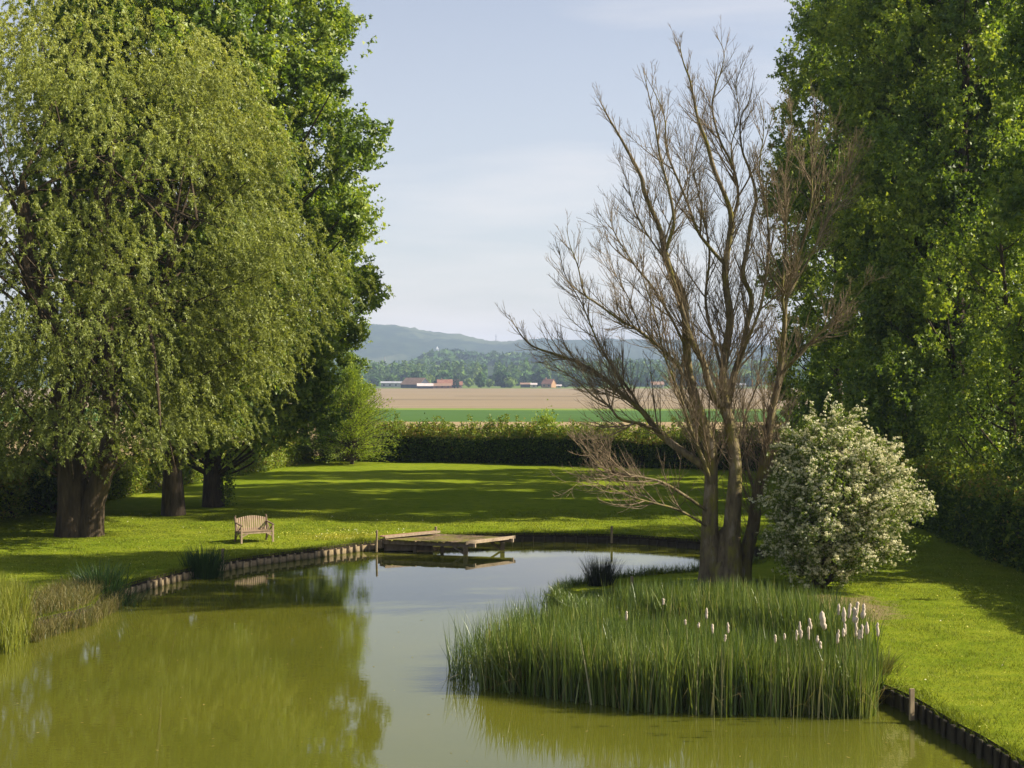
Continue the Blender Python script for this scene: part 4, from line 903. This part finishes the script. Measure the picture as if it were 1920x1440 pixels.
def edging(label, a, b, step, seed, top=-.03, jitter=.03, in_shade=False):  # last flag picks the timber that has shade painted into it
    rg = np.random.default_rng(seed); q = arc_points(a, b, step); t = empty('timber_edging', (q[0][0], q[0][1], 0), 0, label, 'edging')
    o0 = np.array([q[0][0], q[0][1], 0])
    for i in range(len(q)-1):
        d = q[i+1]-q[i]; L = np.linalg.norm(d); d /= L; nn = np.array([-d[1], d[0]])
        if not in_pond(q[i]+nn*.15)[0]: nn = -nn
        p = q[i]+nn*.105; o = link('post', (post_shaded if in_shade else post_me)[rg.integers(0, 4)], t); o.location = (p[0]-o0[0], p[1]-o0[1], top+rg.uniform(-jitter, jitter*.6)); o.rotation_euler = (rg.normal()*.06, rg.normal()*.06, rg.uniform(0, 6))
        c = (q[i]+q[i+1])/2+nn*.035; mb = MB(); hh = .8; zt = top-.05+rg.uniform(-.03, .015)
        mb.box((0, 0, -hh/2), (L*.97, .045, hh)); bo = mb.build('board', M_EDGE_SHADED if in_shade else M_BOARD, t); bo.location = (c[0]-o0[0], c[1]-o0[1], zt); bo.rotation_euler = (rg.normal()*.02, rg.normal()*.012, math.atan2(d[1], d[0]))
    return t
edging('sunlit timber post and board edging curving along the left bank from the pier', (-5.25, 52.1), (-11.55, 41.2), .33, 601, top=-.09, jitter=.045)
edging('shaded timber edging of close posts along the near right bank', (7.55, 28.0), (8.45, 16), .34, 602, top=-.02, in_shade=True)
edging('dark low timber edging along the far bank right of the pier', (-.2, 54.7), (9.1, 49.5), .42, 603, top=-.12, in_shade=True)

# ------------------------------------------------------------------ stakes
def stake(label, px, py_base, h, z=0.0, r=.045, sq=False, seed=0, tilt=(0, 0)):
    g = G(px, py_base, z); b = MB()
    if sq: b.box((0, 0, h/2-.15), (.09, .05, h+.3))
    else: b.tube([(0, 0, -.3), (0, 0, h-.02), (0, 0, h)], [r, r, r*.8], 9)
    o = b.build('wooden_stake', M_POST); o.location = (g[0], g[1], z); o.rotation_euler = (tilt[0], tilt[1], .3); return tag(o, label, 'stake', 'stakes round the pond')
stake('tall thin stake at the left end of the wooden pier', 706, 1020, .50, 0, .04, tilt=(0, .02))
stake('short stake in the grass behind the wooden pier', 817, 1003, .32, 0, .05)
stake('stake standing on the far bank between the pier and the bare tree', 1147, 1004, .36, 0, .045)
stake('stake beside the iris clump at the end of the sunlit edging', 417, 1064, .62, -.1, .045)
stake('short stake on the grassy point beside the dark rush tussock', 1185, 1100, .30, .03, .05)
stake('flat topped stake on the near right bank', 1711, 1322, .30, 0, .04, sq=True)

# ------------------------------------------------------------------ garden bench
def bench():
    t = empty('garden_bench', (-9.62, 51.75, .01), math.radians(30), 'weathered wooden garden bench with a slatted arched back facing the pond', 'bench')
    Wd, Dp = 1.22, .62          # local x = width, -y = front
    fy, by = -Dp/2, Dp/2; hw = Wd/2
    def part(name, f, mat=M_WOOD_DARK, bevel=0): b = MB(); f(b); return b.build(name, mat, t, bevel=bevel)
    for s in (-1, 1):
        x = s*hw
        part('leg', lambda b: b.bar((x, fy, 0), (x, fy, .64), .07, .06), M_WOOD_GREY)
        part('leg', lambda b: b.tube([(x, by+.10, 0), (x, by, .42), (x, by+.05, .66), (x, by+.12, .93), (x-s*.03, by+.10, .96)], [.036, .04, .038, .036, .026], 8))
        part('armrest', lambda b: b.bar((x, fy-.05, .655), (x, by+.04, .72), .065, .04))
        def brace(b, x=x):
            b.bar((x, fy+.03, .62), (x, 0.02, .42), .03); b.bar((x, by, .66), (x, 0.02, .42), .03)
            b.bar((x, fy+.02, .12), (x, by*.2, .36), .028); b.bar((x, by, .10), (x, by*.2, .36), .028)
        part('side_brace', brace)
        part('seat_rail', lambda b: b.bar((x, fy, .385), (x, by, .36), .045, .06))
    part('front_rail', lambda b: b.bar((-hw, fy+.01, .375), (hw, fy+.01, .375), .05, .07), M_WOOD_GREY)
    part('rear_rail', lambda b: b.bar((-hw, by, .36), (hw, by, .36), .045, .06))
    part('lower_back_rail', lambda b: b.bar((-hw, by+.02, .46), (hw, by+.02, .46), .03, .06))
    def arch(b):
        pts = [(-hw+Wd*i/10, by+.105, .80+.085*math.sin(PI*i/10)) for i in range(11)]; b.tube(pts, [.022]*11, 6)
    part('top_rail', arch)
    for s in (-1, 1):
        part('corner_bracket', lambda b: b.bar((s*(hw-.02), fy, .24), (s*(hw-.24), fy, .345), .035, .045), M_WOOD_GREY)
    n = 14
    for i in range(n):
        x = -hw+.07+(Wd-.14)*i/(n-1); zt = .855+.095*math.sin(PI*(i+.5)/n)
        def sl(b): b.bar((x, by-.005, .40), (x, by+.085, zt), .056, .022, up=(0, 1, 0))
        part('back_slat', sl, M_WOOD_GREY)
    n = 17
    for i in range(n):
        x = -hw+.05+(Wd-.1)*i/(n-1); part('seat_slat', lambda b: b.bar((x, fy-.035, .428), (x, by, .405), .048, .024), M_WOOD_GREY)
bench()

# ------------------------------------------------------------------ pier
def pier():
    rg = np.random.default_rng(701)
    A, B, C, Dd = [np.array(q) for q in [(-4.95, 51.55), (-1.70, 50.55), (.05, 52.35), (-3.9, 53.6)]]; zd = .11
    t = empty('wooden_pier', (A[0], A[1], 0), 0, 'small mossy wooden pier on posts reaching out over the pond', 'pier'); o3 = np.array([A[0], A[1], 0])
    def part(name, f, mat, bevel=0): b = MB(); f(b); return b.build(name, mat, t, bevel=bevel)
    n = 25
    for i in range(n):
        u0, u1 = (i+.04)/n, (i+.96)/n; j0 = rg.uniform(-.09, .06); dz = rg.uniform(-.008, .008)
        p = [A+(B-A)*u0, A+(B-A)*u1, Dd+(C-Dd)*u1, Dd+(C-Dd)*u0]; dr = norm(p[3]-p[0]); p[0] = p[0]+dr*j0; p[1] = p[1]+dr*j0
        V = [(*(q-A), zd+dz-.022) for q in p]+[(*(q-A), zd+dz+.018) for q in p]
        part('plank', lambda b: b.add(V, [(3, 2, 1, 0), (4, 5, 6, 7), (0, 1, 5, 4), (1, 2, 6, 5), (2, 3, 7, 6), (3, 0, 4, 7)]), M_DECK)
    L3 = lambda q, z: (*(np.array(q)-A), z)
    e = norm(C-B)
    out = norm(B-A)*.03
    part('end_board', lambda b: b.bar(L3(B-e*.03+out, zd-.0), L3(C+e*.06+out, zd-.0), .04, .12), M_DECKPALE)
    part('long_beam', lambda b: b.bar(L3(A+e*.14-(B-A)*.03, zd-.095), L3(B+e*.14+(B-A)*.06, zd-.095), .10, .13), M_PIERPOST)
    part('long_beam', lambda b: b.bar(L3(Dd-e*.25, zd-.095), L3(C-e*.25+(B-A)*.03, zd-.095), .10, .13), M_PIERPOST)
    tp = B+e*.14-norm(B-A)*.05
    part('beam_end', lambda b: b.bar(L3(B+e*.14+(B-A)*.061, zd-.095), L3(B+e*.14+(B-A)*.085, zd-.095), .11, .14), M_DECKPALE)
    part('beam_end', lambda b: b.bar(L3(C-e*.25+(B-A)*.031, zd-.095), L3(C-e*.25+(B-A)*.055, zd-.095), .11, .14), M_DECKPALE)
    for q in (B+e*.14-(B-A)*.03, C-e*.45-(B-A)*.03):
        part('post', lambda b: b.bar(L3(q, -1.1), L3(q, zd-.155), .17, .17), M_PIERPOST)
        part('brace', lambda b: b.bar(L3(q-norm(B-A)*.08, WZ+.06), L3(q-norm(B-A)*.46, zd-.16), .075, .075), M_PIERPOST)
    for u in (.30, .62):
        q = A+(B-A)*u+e*.5; part('post', lambda b: b.bar(L3(q, -1.1), L3(q, zd-.03), .12, .12), M_PIERPOST)
    part('shore_beam', lambda b: b.bar(L3(A+out, -.06), L3(A+(Dd-A)*1.0, -.06), .16, .3), M_PIERPOST)
    part('skirt_board', lambda b: b.bar(L3(A+e*.25, -.12), L3(A+(B-A)*.42+e*.9, -.12), .05, .4), M_PIERPOST)
pier()
def gangplank():
    t = empty('loose_board', (-4.85, 51.75, .20), math.radians(33), 'reddish weathered board lying aslant on the landward end of the pier', 'board')
    b = MB(); b.bar((0, 0, .0), (2.35, 0, .05), .42, .035); b.build('board', M_REDWOOD, t)
    b = MB(); b.bar((0, -.22, -.0), (2.37, -.22, .06), .035, .09); b.build('edge_strip', M_DECKPALE, t)
    b = MB(); b.bar((.3, -.19, -.02), (.3, .2, -.02), .08, .05); b.build('batten', M_PIERPOST, t)
gangplank()

# ------------------------------------------------------------------ cattail heads
def cattails():
    heads = [(1178, 1150, 15), (1239, 1126, 11), (1324, 1152, 17), (1292, 1172, 9), (1303, 1168, 8), (1340, 1182, 15), (1352, 1196, 11), (1369, 1175, 17), (1456, 1196, 13), (1463, 1193, 10), (1487, 1192, 17), (1494, 1190, 14),
             (1502, 1178, 20), (1526, 1185, 22), (1521, 1198, 12), (1545, 1170, 18), (1553, 1193, 22), (1548, 1211, 12), (1562, 1163, 30), (1563, 1142, 18), (1576, 1144, 24), (1589, 1156, 26), (1596, 1143, 22), (1591, 1183, 18), (1584, 1188, 14),
             (1601, 1190, 16), (1607, 1148, 24), (1608, 1182, 22), (1615, 1155, 28), (1613, 1186, 22), (1628, 1176, 20), (1648, 1182, 22)]
    heads.sort(); rg = np.random.default_rng(801)
    words = 'leftmost,second,third,fourth,fifth,sixth,seventh,eighth,ninth,tenth,eleventh,twelfth,thirteenth,fourteenth,fifteenth,sixteenth,seventeenth,eighteenth,nineteenth,twentieth,twenty-first,twenty-second,twenty-third,twenty-fourth,twenty-fifth,twenty-sixth,twenty-seventh,twenty-eighth,twenty-ninth,thirtieth,thirty-first,rightmost'.split(',')
    for i, (px, py, hpx) in enumerate(heads):
        # head height about 1.75 m above the water fixes the distance
        hz = WZ+1.75+rg.uniform(-.12, .12); D = (HC-hz)*F/(py-HZ); x = (px-960)*D/F; hl = hpx*D/F*1.25; rr = max(.026, hl*rg.uniform(.09, .145))
        where = 'among the green reeds' if px < 1480 else 'above the right end of the reed bed'
        lab = f'fluffy cream cattail head {where}, '+(words[i] if i in (0, 31) else words[i]+' from the left')
        t = empty('cattail', (x, D, WZ), 0, lab, 'cattail', 'cattails with fluffy seed heads'); h0 = hz-WZ; tl = (rg.normal()*.07, rg.normal()*.07)
        t.rotation_euler = (tl[0], tl[1], rg.uniform(0, 6))
        b = MB(); b.tube([(0, 0, -.1), (0, 0, h0*.6), (0, 0, h0+hl/2+.05)], [.006, .005, .002], 5); b.build('stem', M_STEM, t)
        k = 9; zs = np.linspace(-hl/2, hl/2, k); rad = [rr*(.35+.75*math.sin(PI*min(1, (j+.6)/k))**.5)*rg.uniform(.6, 1.2) for j in range(k)]; rad[0] = rad[-1] = .006
        b = MB(); b.tube([(rg.normal()*rr*.13, rg.normal()*rr*.13, h0+z) for z in zs], rad, 8); b.build('seed_head', M_CATTAIL, t, smooth=True)
M_STEM = surf_mat('cattail_stem', [(.3, (.13, .14, .04)), (.7, (.22, .21, .08))], 5, bump=0)
cattails()

# ------------------------------------------------------------------ far country
M_ROOF_RED = surf_mat('clay_tile_roof', [(.3, (.19, .085, .055)), (.7, (.30, .15, .095))], .8, rough=.9, bump=0)
M_ROOF_BROWN = surf_mat('brown_tile_roof', [(.3, (.20, .12, .08)), (.7, (.30, .19, .12))], .5, rough=.9, bump=0)
M_ROOF_PALE = surf_mat('pale_sheet_roof', [(.3, (.46, .38, .35)), (.7, (.60, .52, .48))], .4, rough=.6, bump=0)
M_SLATE = surf_mat('dark_slate_cladding', [(.3, (.035, .04, .055)), (.7, (.06, .065, .08))], .5, rough=.8, bump=0)
M_ROOF_GREY = surf_mat('grey_sheet_roof', [(.3, (.26, .26, .28)), (.7, (.38, .38, .39))], .3, rough=.7, bump=0)
M_WALL_BRICK = surf_mat('brick_wall', [(.3, (.22, .10, .07)), (.7, (.33, .17, .12))], .8, rough=.9, bump=0)
M_WALL_CREAM = surf_mat('cream_wall', [(.3, (.42, .38, .31)), (.7, (.55, .50, .42))], .5, rough=.9, bump=0)
M_WALL_ORANGE = surf_mat('orange_brick_wall', [(.3, (.28, .16, .08)), (.7, (.38, .23, .12))], .5, rough=.9, bump=0)
M_GLASS = surf_mat('far_window_glass', [(.3, (.03, .035, .04)), (.7, (.06, .07, .08))], .5, rough=.15, bump=0, spec=.5)
GZ = -5.45
def house(name, label, px, D, w, d, eh, rh, rz, wall, roof, nwin=3, cat='building', chimney=False):
    t = empty(name, (X(px, D), D, GZ), math.radians(rz), label, cat)
    b = MB(); hx, hy = w/2, d/2
    V = [(-hx, -hy, 0), (hx, -hy, 0), (hx, hy, 0), (-hx, hy, 0), (-hx, -hy, eh), (hx, -hy, eh), (hx, hy, eh), (-hx, hy, eh), (-hx, 0, eh+rh), (hx, 0, eh+rh)]
    b.add(V, [(0, 1, 5, 4), (1, 2, 6, 9, 5), (2, 3, 7, 6), (3, 0, 4, 8, 7)]); b.build('wall', wall, t)
    b = MB(); o = .4; k = o*rh/hy; th = .25
    for s in (-1, 1):
        v = [(-hx-o, s*(hy+o), eh-k), (hx+o, s*(hy+o), eh-k), (hx+o, 0, eh+rh), (-hx-o, 0, eh+rh)]
        b.add(v+[(x, y, z+th) for x, y, z in v], [(0, 1, 2, 3), (7, 6, 5, 4), (0, 4, 5, 1), (1, 5, 6, 2), (2, 6, 7, 3), (3, 7, 4, 0)])
    rf = b.build('roof', roof, t)
    if chimney: c = MB(); c.box((-hx*.6, 0, eh+rh+.5), (.8, .8, 1.8)); c.build('chimney', M_WALL_BRICK, rf)
    for i in range(nwin):
        x = -hx+w*(i+.5)/nwin; c = MB(); c.box((x, -hy-.03, eh*.55), (min(1.4, w/nwin*.5), .12, eh*.4)); c.build('window', M_GLASS, t)
    return t
house('barn', 'dark slate clad barn with a brown roof, left of the farm', 779, 1110, 20, 13, 3.0, 5.0, -38, M_SLATE, M_ROOF_BROWN, 0)
house('long_shed', 'long pale grey shed at the left end of the farm', 737, 1160, 20, 8, 3.6, 1.2, 3, M_ROOF_GREY, M_ROOF_GREY, 4)
house('cowshed', 'low shed with a pale pinkish sheet roof in the middle of the farm', 797, 1075, 12, 7, 2.0, 1.8, 6, M_SLATE, M_ROOF_PALE, 2)
house('farmhouse', 'farmhouse with a red tiled roof beside the two dark columnar trees', 840, 1100, 17, 9, 2.8, 3.9, 8, M_WALL_BRICK, M_ROOF_RED, 5, chimney=True)
house('outbuilding', 'low brick outbuilding with a brown roof in front of the farmhouse', 824, 1085, 18, 6, 2.0, 1.8, 2, M_WALL_BRICK, M_ROOF_BROWN, 4)
house('cottage', 'tiny white gabled cottage right of the columnar trees', 862, 1105, 4, 6, 2.6, 2.6, 4, M_WALL_CREAM, M_ROOF_RED, 1)
house('orange_house', 'orange brick house with a clay roof below the woods', 1029, 1130, 9, 8, 3.3, 3.6, -30, M_WALL_ORANGE, M_ROOF_RED, 2, chimney=True)
house('cream_house', 'small cream house left of the orange brick house', 1001, 1140, 5, 5, 2.4, 1.2, 0, M_WALL_CREAM, M_ROOF_PALE, 1)
house('grey_shed', 'low grey green shed left of the small cream house', 985, 1150, 8, 6, 2.6, 1.2, 0, M_SLATE, M_ROOF_BROWN, 1)
house('white_cabin', 'small white cabin right of the orange brick house', 1048, 1125, 4, 4, 1.6, .8, 0, M_WALL_CREAM, M_ROOF_PALE, 1)
house('roadside_house', 'white roadside house seen between the bare tree branches', 1232, 1130, 10, 7, 2.6, 2.2, 5, M_WALL_CREAM, M_ROOF_BROWN, 3)
house('roadside_shed', 'low pale shed seen right of the bare tree stems', 1383, 1125, 12, 6, 2.4, 1.2, 2, M_WALL_CREAM, M_ROOF_GREY, 2)
# white chapel on the wooded hill
def chapel():
    D = 2250; t = empty('chapel_tower', (X(820, D), D, 36), 0, 'tiny white tower showing above the trees on the hill', 'tower')
    b = MB(); b.box((0, 0, 5), (3.4, 3.4, 10)); b.build('wall', M_WHITE, t)
    b = MB(); b.add([(-1.9, -1.9, 10), (1.9, -1.9, 10), (1.9, 1.9, 10), (-1.9, 1.9, 10), (0, 0, 14.5)], [(0, 1, 4), (1, 2, 4), (2, 3, 4), (3, 0, 4), (3, 2, 1, 0)]); b.build('spire', M_WHITE, t)
M_WHITE = surf_mat('white_render', [(.3, (.8, .8, .8)), (.7, (.85, .85, .84))], .5, bump=0)
chapel()
def mast(px, D, z0, h, label):
    t = empty('radio_mast', (X(px, D), D, z0), 0, label, 'mast'); b = MB(); b.tube([(0, 0, 0), (0, 0, h)], [1.6, .5], 5); b.build('pole', M_ROOF_GREY, t)
    b = MB(); b.box((0, 0, h*.72), (5, .8, 1.2)); b.build('crossbar', M_ROOF_GREY, t)
mast(930, 3950, 92, 26, 'thin mast standing on the far ridge')
mast(721, 1500, GZ, 30, 'slim pale mast beside the left woods')

# single far trees
def far_crown(rg, n, R, H, z0, leaf, col=False):
    u = rnd_dirs(rg, n)*rg.uniform(.72, 1.05, (n, 1)); P = u*np.array([R, R, H/2])+np.array([0, 0, z0+H/2])
    P = P+norm(u)*(.22*R*vnoise(u*3.2, int(rg.integers(99))))[:, None]
    A = perp(rg, norm(u+rg.normal(size=u.shape)*.7)); S = norm(np.cross(A, u+rg.normal(size=u.shape)*.5)); L = rg.uniform(.7, 1.3, n)*leaf
    return leaf_tris(P-A*L[:, None]*.5, A, S, L*1.2, L*1.2)
def far_tree(name, label, px, D, R, H, n=260, tint=.45, seed=0, trunk=1.5, group=None, gz=GZ):
    rg = np.random.default_rng(seed+900); t = empty(name, (X(px, D), D, gz), 0, label, 'tree', group)
    V, Q = far_crown(rg, n, R, H-trunk, trunk, max(.8, R*.42)); link('crown', np_mesh('crown', V, Q, M_WOODS, np.clip(tint+.13*rg.normal(size=len(Q)), 0, 1)), t)
    b = MB(); b.tube([(0, 0, 0), (0, 0, trunk+H*.3)], [.35, .2], 5); b.build('trunk', M_BARK, t)
far_tree('cypress_tree', 'left one of two dark columnar trees beside the farmhouse', 852.5, 1090, 1.5, 10, 240, .0, 1, .2)
far_tree('cypress_tree', 'right one of two dark columnar trees beside the farmhouse', 858, 1090, 1.3, 10, 240, .0, 2, .2)
for k, (px, D, R, H, ti, lab) in enumerate([
        (782, 1180, 8, 12.5, .15, 'dark rounded tree behind the brown barn roof'), (800, 1190, 4.5, 11, .9, 'bright green tree behind the cowshed'), (810, 1200, 4.5, 9, .9, 'smaller bright green tree behind the cowshed'),
        (832, 1180, 7, 12, .1, 'dark blue green tree behind the farmhouse roof'), (902, 1100, 4.2, 13, .35, 'lone thin crowned tree at the edge of the brown field'), (879, 1150, 3.5, 7, .95, 'low pale green bush right of the white cottage'),
        (944, 1140, 6.5, 12.5, .0, 'dark round tree left of the cream house'), (957, 1135, 5, 8, .9, 'pale green tree leaning against the dark round tree'), (918, 1160, 3.5, 6.5, .8, 'small green tree between the lone tree and the dark round one'),
        (1015, 1190, 8, 14, .2, 'dark tree behind the orange brick house'), (1060, 1160, 5, 9, .5, 'mid green tree right of the white cabin'), (1085, 1170, 7, 13, .25, 'dark tree well right of the orange brick house'),
        (1120, 1160, 6, 10, .6, 'green tree seen through the left branches of the bare tree'), (1160, 1150, 5, 9, .8, 'pale tree seen low behind the bare branches'), (735, 1190, 6, 10, .5, 'tree behind the long grey shed'),
        (1290, 1180, 6, 11, .3, 'dark tree seen between the stems of the bare tree'), (1410, 1170, 7, 12, .5, 'green tree seen right of the bare tree stems')]):
    far_tree('field_tree', lab, px, D, R, H, 300, ti, 10+k, .8)
# the woods: one mass
def woods(name, label, rg, n, x0, x1, y0, y1, hr, rr, leaves, zf, tint=.45, colv=.2):
    parts, tn = [], []
    for i in range(n):
        D = rg.uniform(y0, y1); x = rg.uniform(x0, x1); H = rg.uniform(*hr); R = rg.uniform(*rr)
        V, Q = far_crown(rg, leaves, R, H, 0, R*.62); V = V+np.array([x, D, zf(x, D)]); parts.append((V, Q)); tn.append(np.clip(tint+rg.normal()*colv+.1*rg.normal(size=len(Q)), 0, 1))
    V, Q = join(parts); return tag(link(name, np_mesh(name, V, Q, M_WOODS, np.concatenate(tn))), label, 'woodland', kind='stuff')
rg = np.random.default_rng(950)
woods('poplar_wood', 'belt of slender poplars beyond the farm', rg, 420, -230, 420, 1330, 1520, (19, 26), (2.6, 4.2), 85, lambda x, y: GZ, .55, .18)
woods('field_edge_wood', 'hazy wood edge along the far side of the brown field', rg, 150, -600, 500, 1220, 1330, (8, 15), (5, 9), 90, lambda x, y: GZ, .40, .22)
def prof(xs, pts, D): p = np.array(pts, float); return np.interp(960+xs*F/D, p[:, 0], Z(p[:, 1], D))
mid_pts = [(-400, 690), (600, 692), (700, 693), (760, 690), (800, 672), (822, 660), (840, 657), (900, 665), (960, 664), (1000, 664), (1100, 676), (1300, 680), (1440, 678), (1700, 675), (2600, 680)]
def mid_z(x, y):
    top = prof(np.array([x]), mid_pts, 2300)[0]-11; return GZ+(top-GZ)*max(0, 1-((y-2350)/650)**2)
woods('hill_wood', 'trees covering the nearer low hill', rg, 560, -900, 900, 1900, 2420, (9, 15), (6, 12), 60, mid_z, .30, .2)
def hill(name, D0, D1, crest, pts, mat, amp, wl, x0, x1, nx, ny, seed):
    xs = np.linspace(x0, x1, nx); ys = np.linspace(D0, D1, ny); Xg, Yg = np.meshgrid(xs, ys)
    top = prof(xs, pts, crest)[None, :]; t = np.clip((Yg-D0)/(crest-D0), 0, 1); s = t*t*(3-2*t); back = np.clip((Yg-crest)/(D1-crest), 0, 1)
    Zg = GZ-1+(top-GZ)*s*(1-back**2*.8)
    P = np.stack([Xg/wl, Yg/wl], -1).reshape(-1, 2); nz = (vnoise(P, seed)+.7*vnoise(P*2.3, seed+1)+.5*vnoise(P*5.1, seed+2)).reshape(Xg.shape)
    rr = np.random.default_rng(seed).normal(size=Xg.shape)*.4
    Zg = Zg+amp*(nz+rr)*np.clip(s*2, 0, 1)
    V = np.stack([Xg, Yg, Zg], -1).reshape(-1, 3); idx = np.arange(nx*ny).reshape(ny, nx)
    Q = np.stack([idx[:-1, :-1], idx[:-1, 1:], idx[1:, 1:], idx[1:, :-1]], -1).reshape(-1, 4)
    return tag(link(name, np_mesh(name, V, Q, mat)), kind='structure')
def hill_patch(n, l, vec, col):
    t = noise(n, l, .0042, 4, .55, vec, (1, .6, 1)); r = ramp(n, [(.54, (0, 0, 0)), (.58, (1, 1, 1))]); l.new(t.outputs['Fac'], r.inputs['Fac'])
    return mixc(n, l, r.outputs['Color'], col, (.075, .09, .04))
M_HILL = surf_mat('wooded_hill', [(.35, (.015, .03, .012)), (.65, (.04, .06, .022))], .03, rough=1, bump=0, extra=hill_patch, spec=0)
M_HILL2 = surf_mat('near_hill_ground', [(.35, (.02, .04, .014)), (.65, (.055, .08, .025))], .02, rough=1, bump=0, spec=0)
ridge_pts = [(-900, 620), (0, 612), (560, 606), (700, 609), (760, 614), (830, 624), (870, 629), (905, 637), (950, 639), (1000, 636), (1100, 639), (1200, 637), (1300, 640), (1440, 648), (1800, 640), (2600, 630)]
hill('far_ridge', 2900, 4700, 4000, ridge_pts, M_HILL, 3.6, 42, -3000, 3000, 460, 40, 31)
hill('near_hill', 1750, 2900, 2350, [(a, b+11) for a, b in mid_pts], M_HILL2, 1.2, 30, -2200, 2200, 240, 30, 41)

# ------------------------------------------------------------------ air
hz_b = MB(); hz_b.box((0, 2100, 66), (7400, 6000, 152))
m, n_, l_ = mat_new('pale_air'); pv = n_.new('ShaderNodeVolumePrincipled'); pv.inputs['Color'].default_value = (.55, .68, .95, 1); pv.inputs['Density'].default_value = .00016; pv.inputs['Anisotropy'].default_value = .1
oo = n_.new('ShaderNodeOutputMaterial'); l_.new(pv.outputs[0], oo.inputs['Volume'])
haze = hz_b.build('haze', m); haze['kind'] = 'stuff'

tot = sum(sum(len(p.vertices)-2 for p in me.polygons) if len(me.polygons) < 3000 else len(me.loops)-2*len(me.polygons) for me in bpy.data.meshes)
print('TRIANGLES', tot)
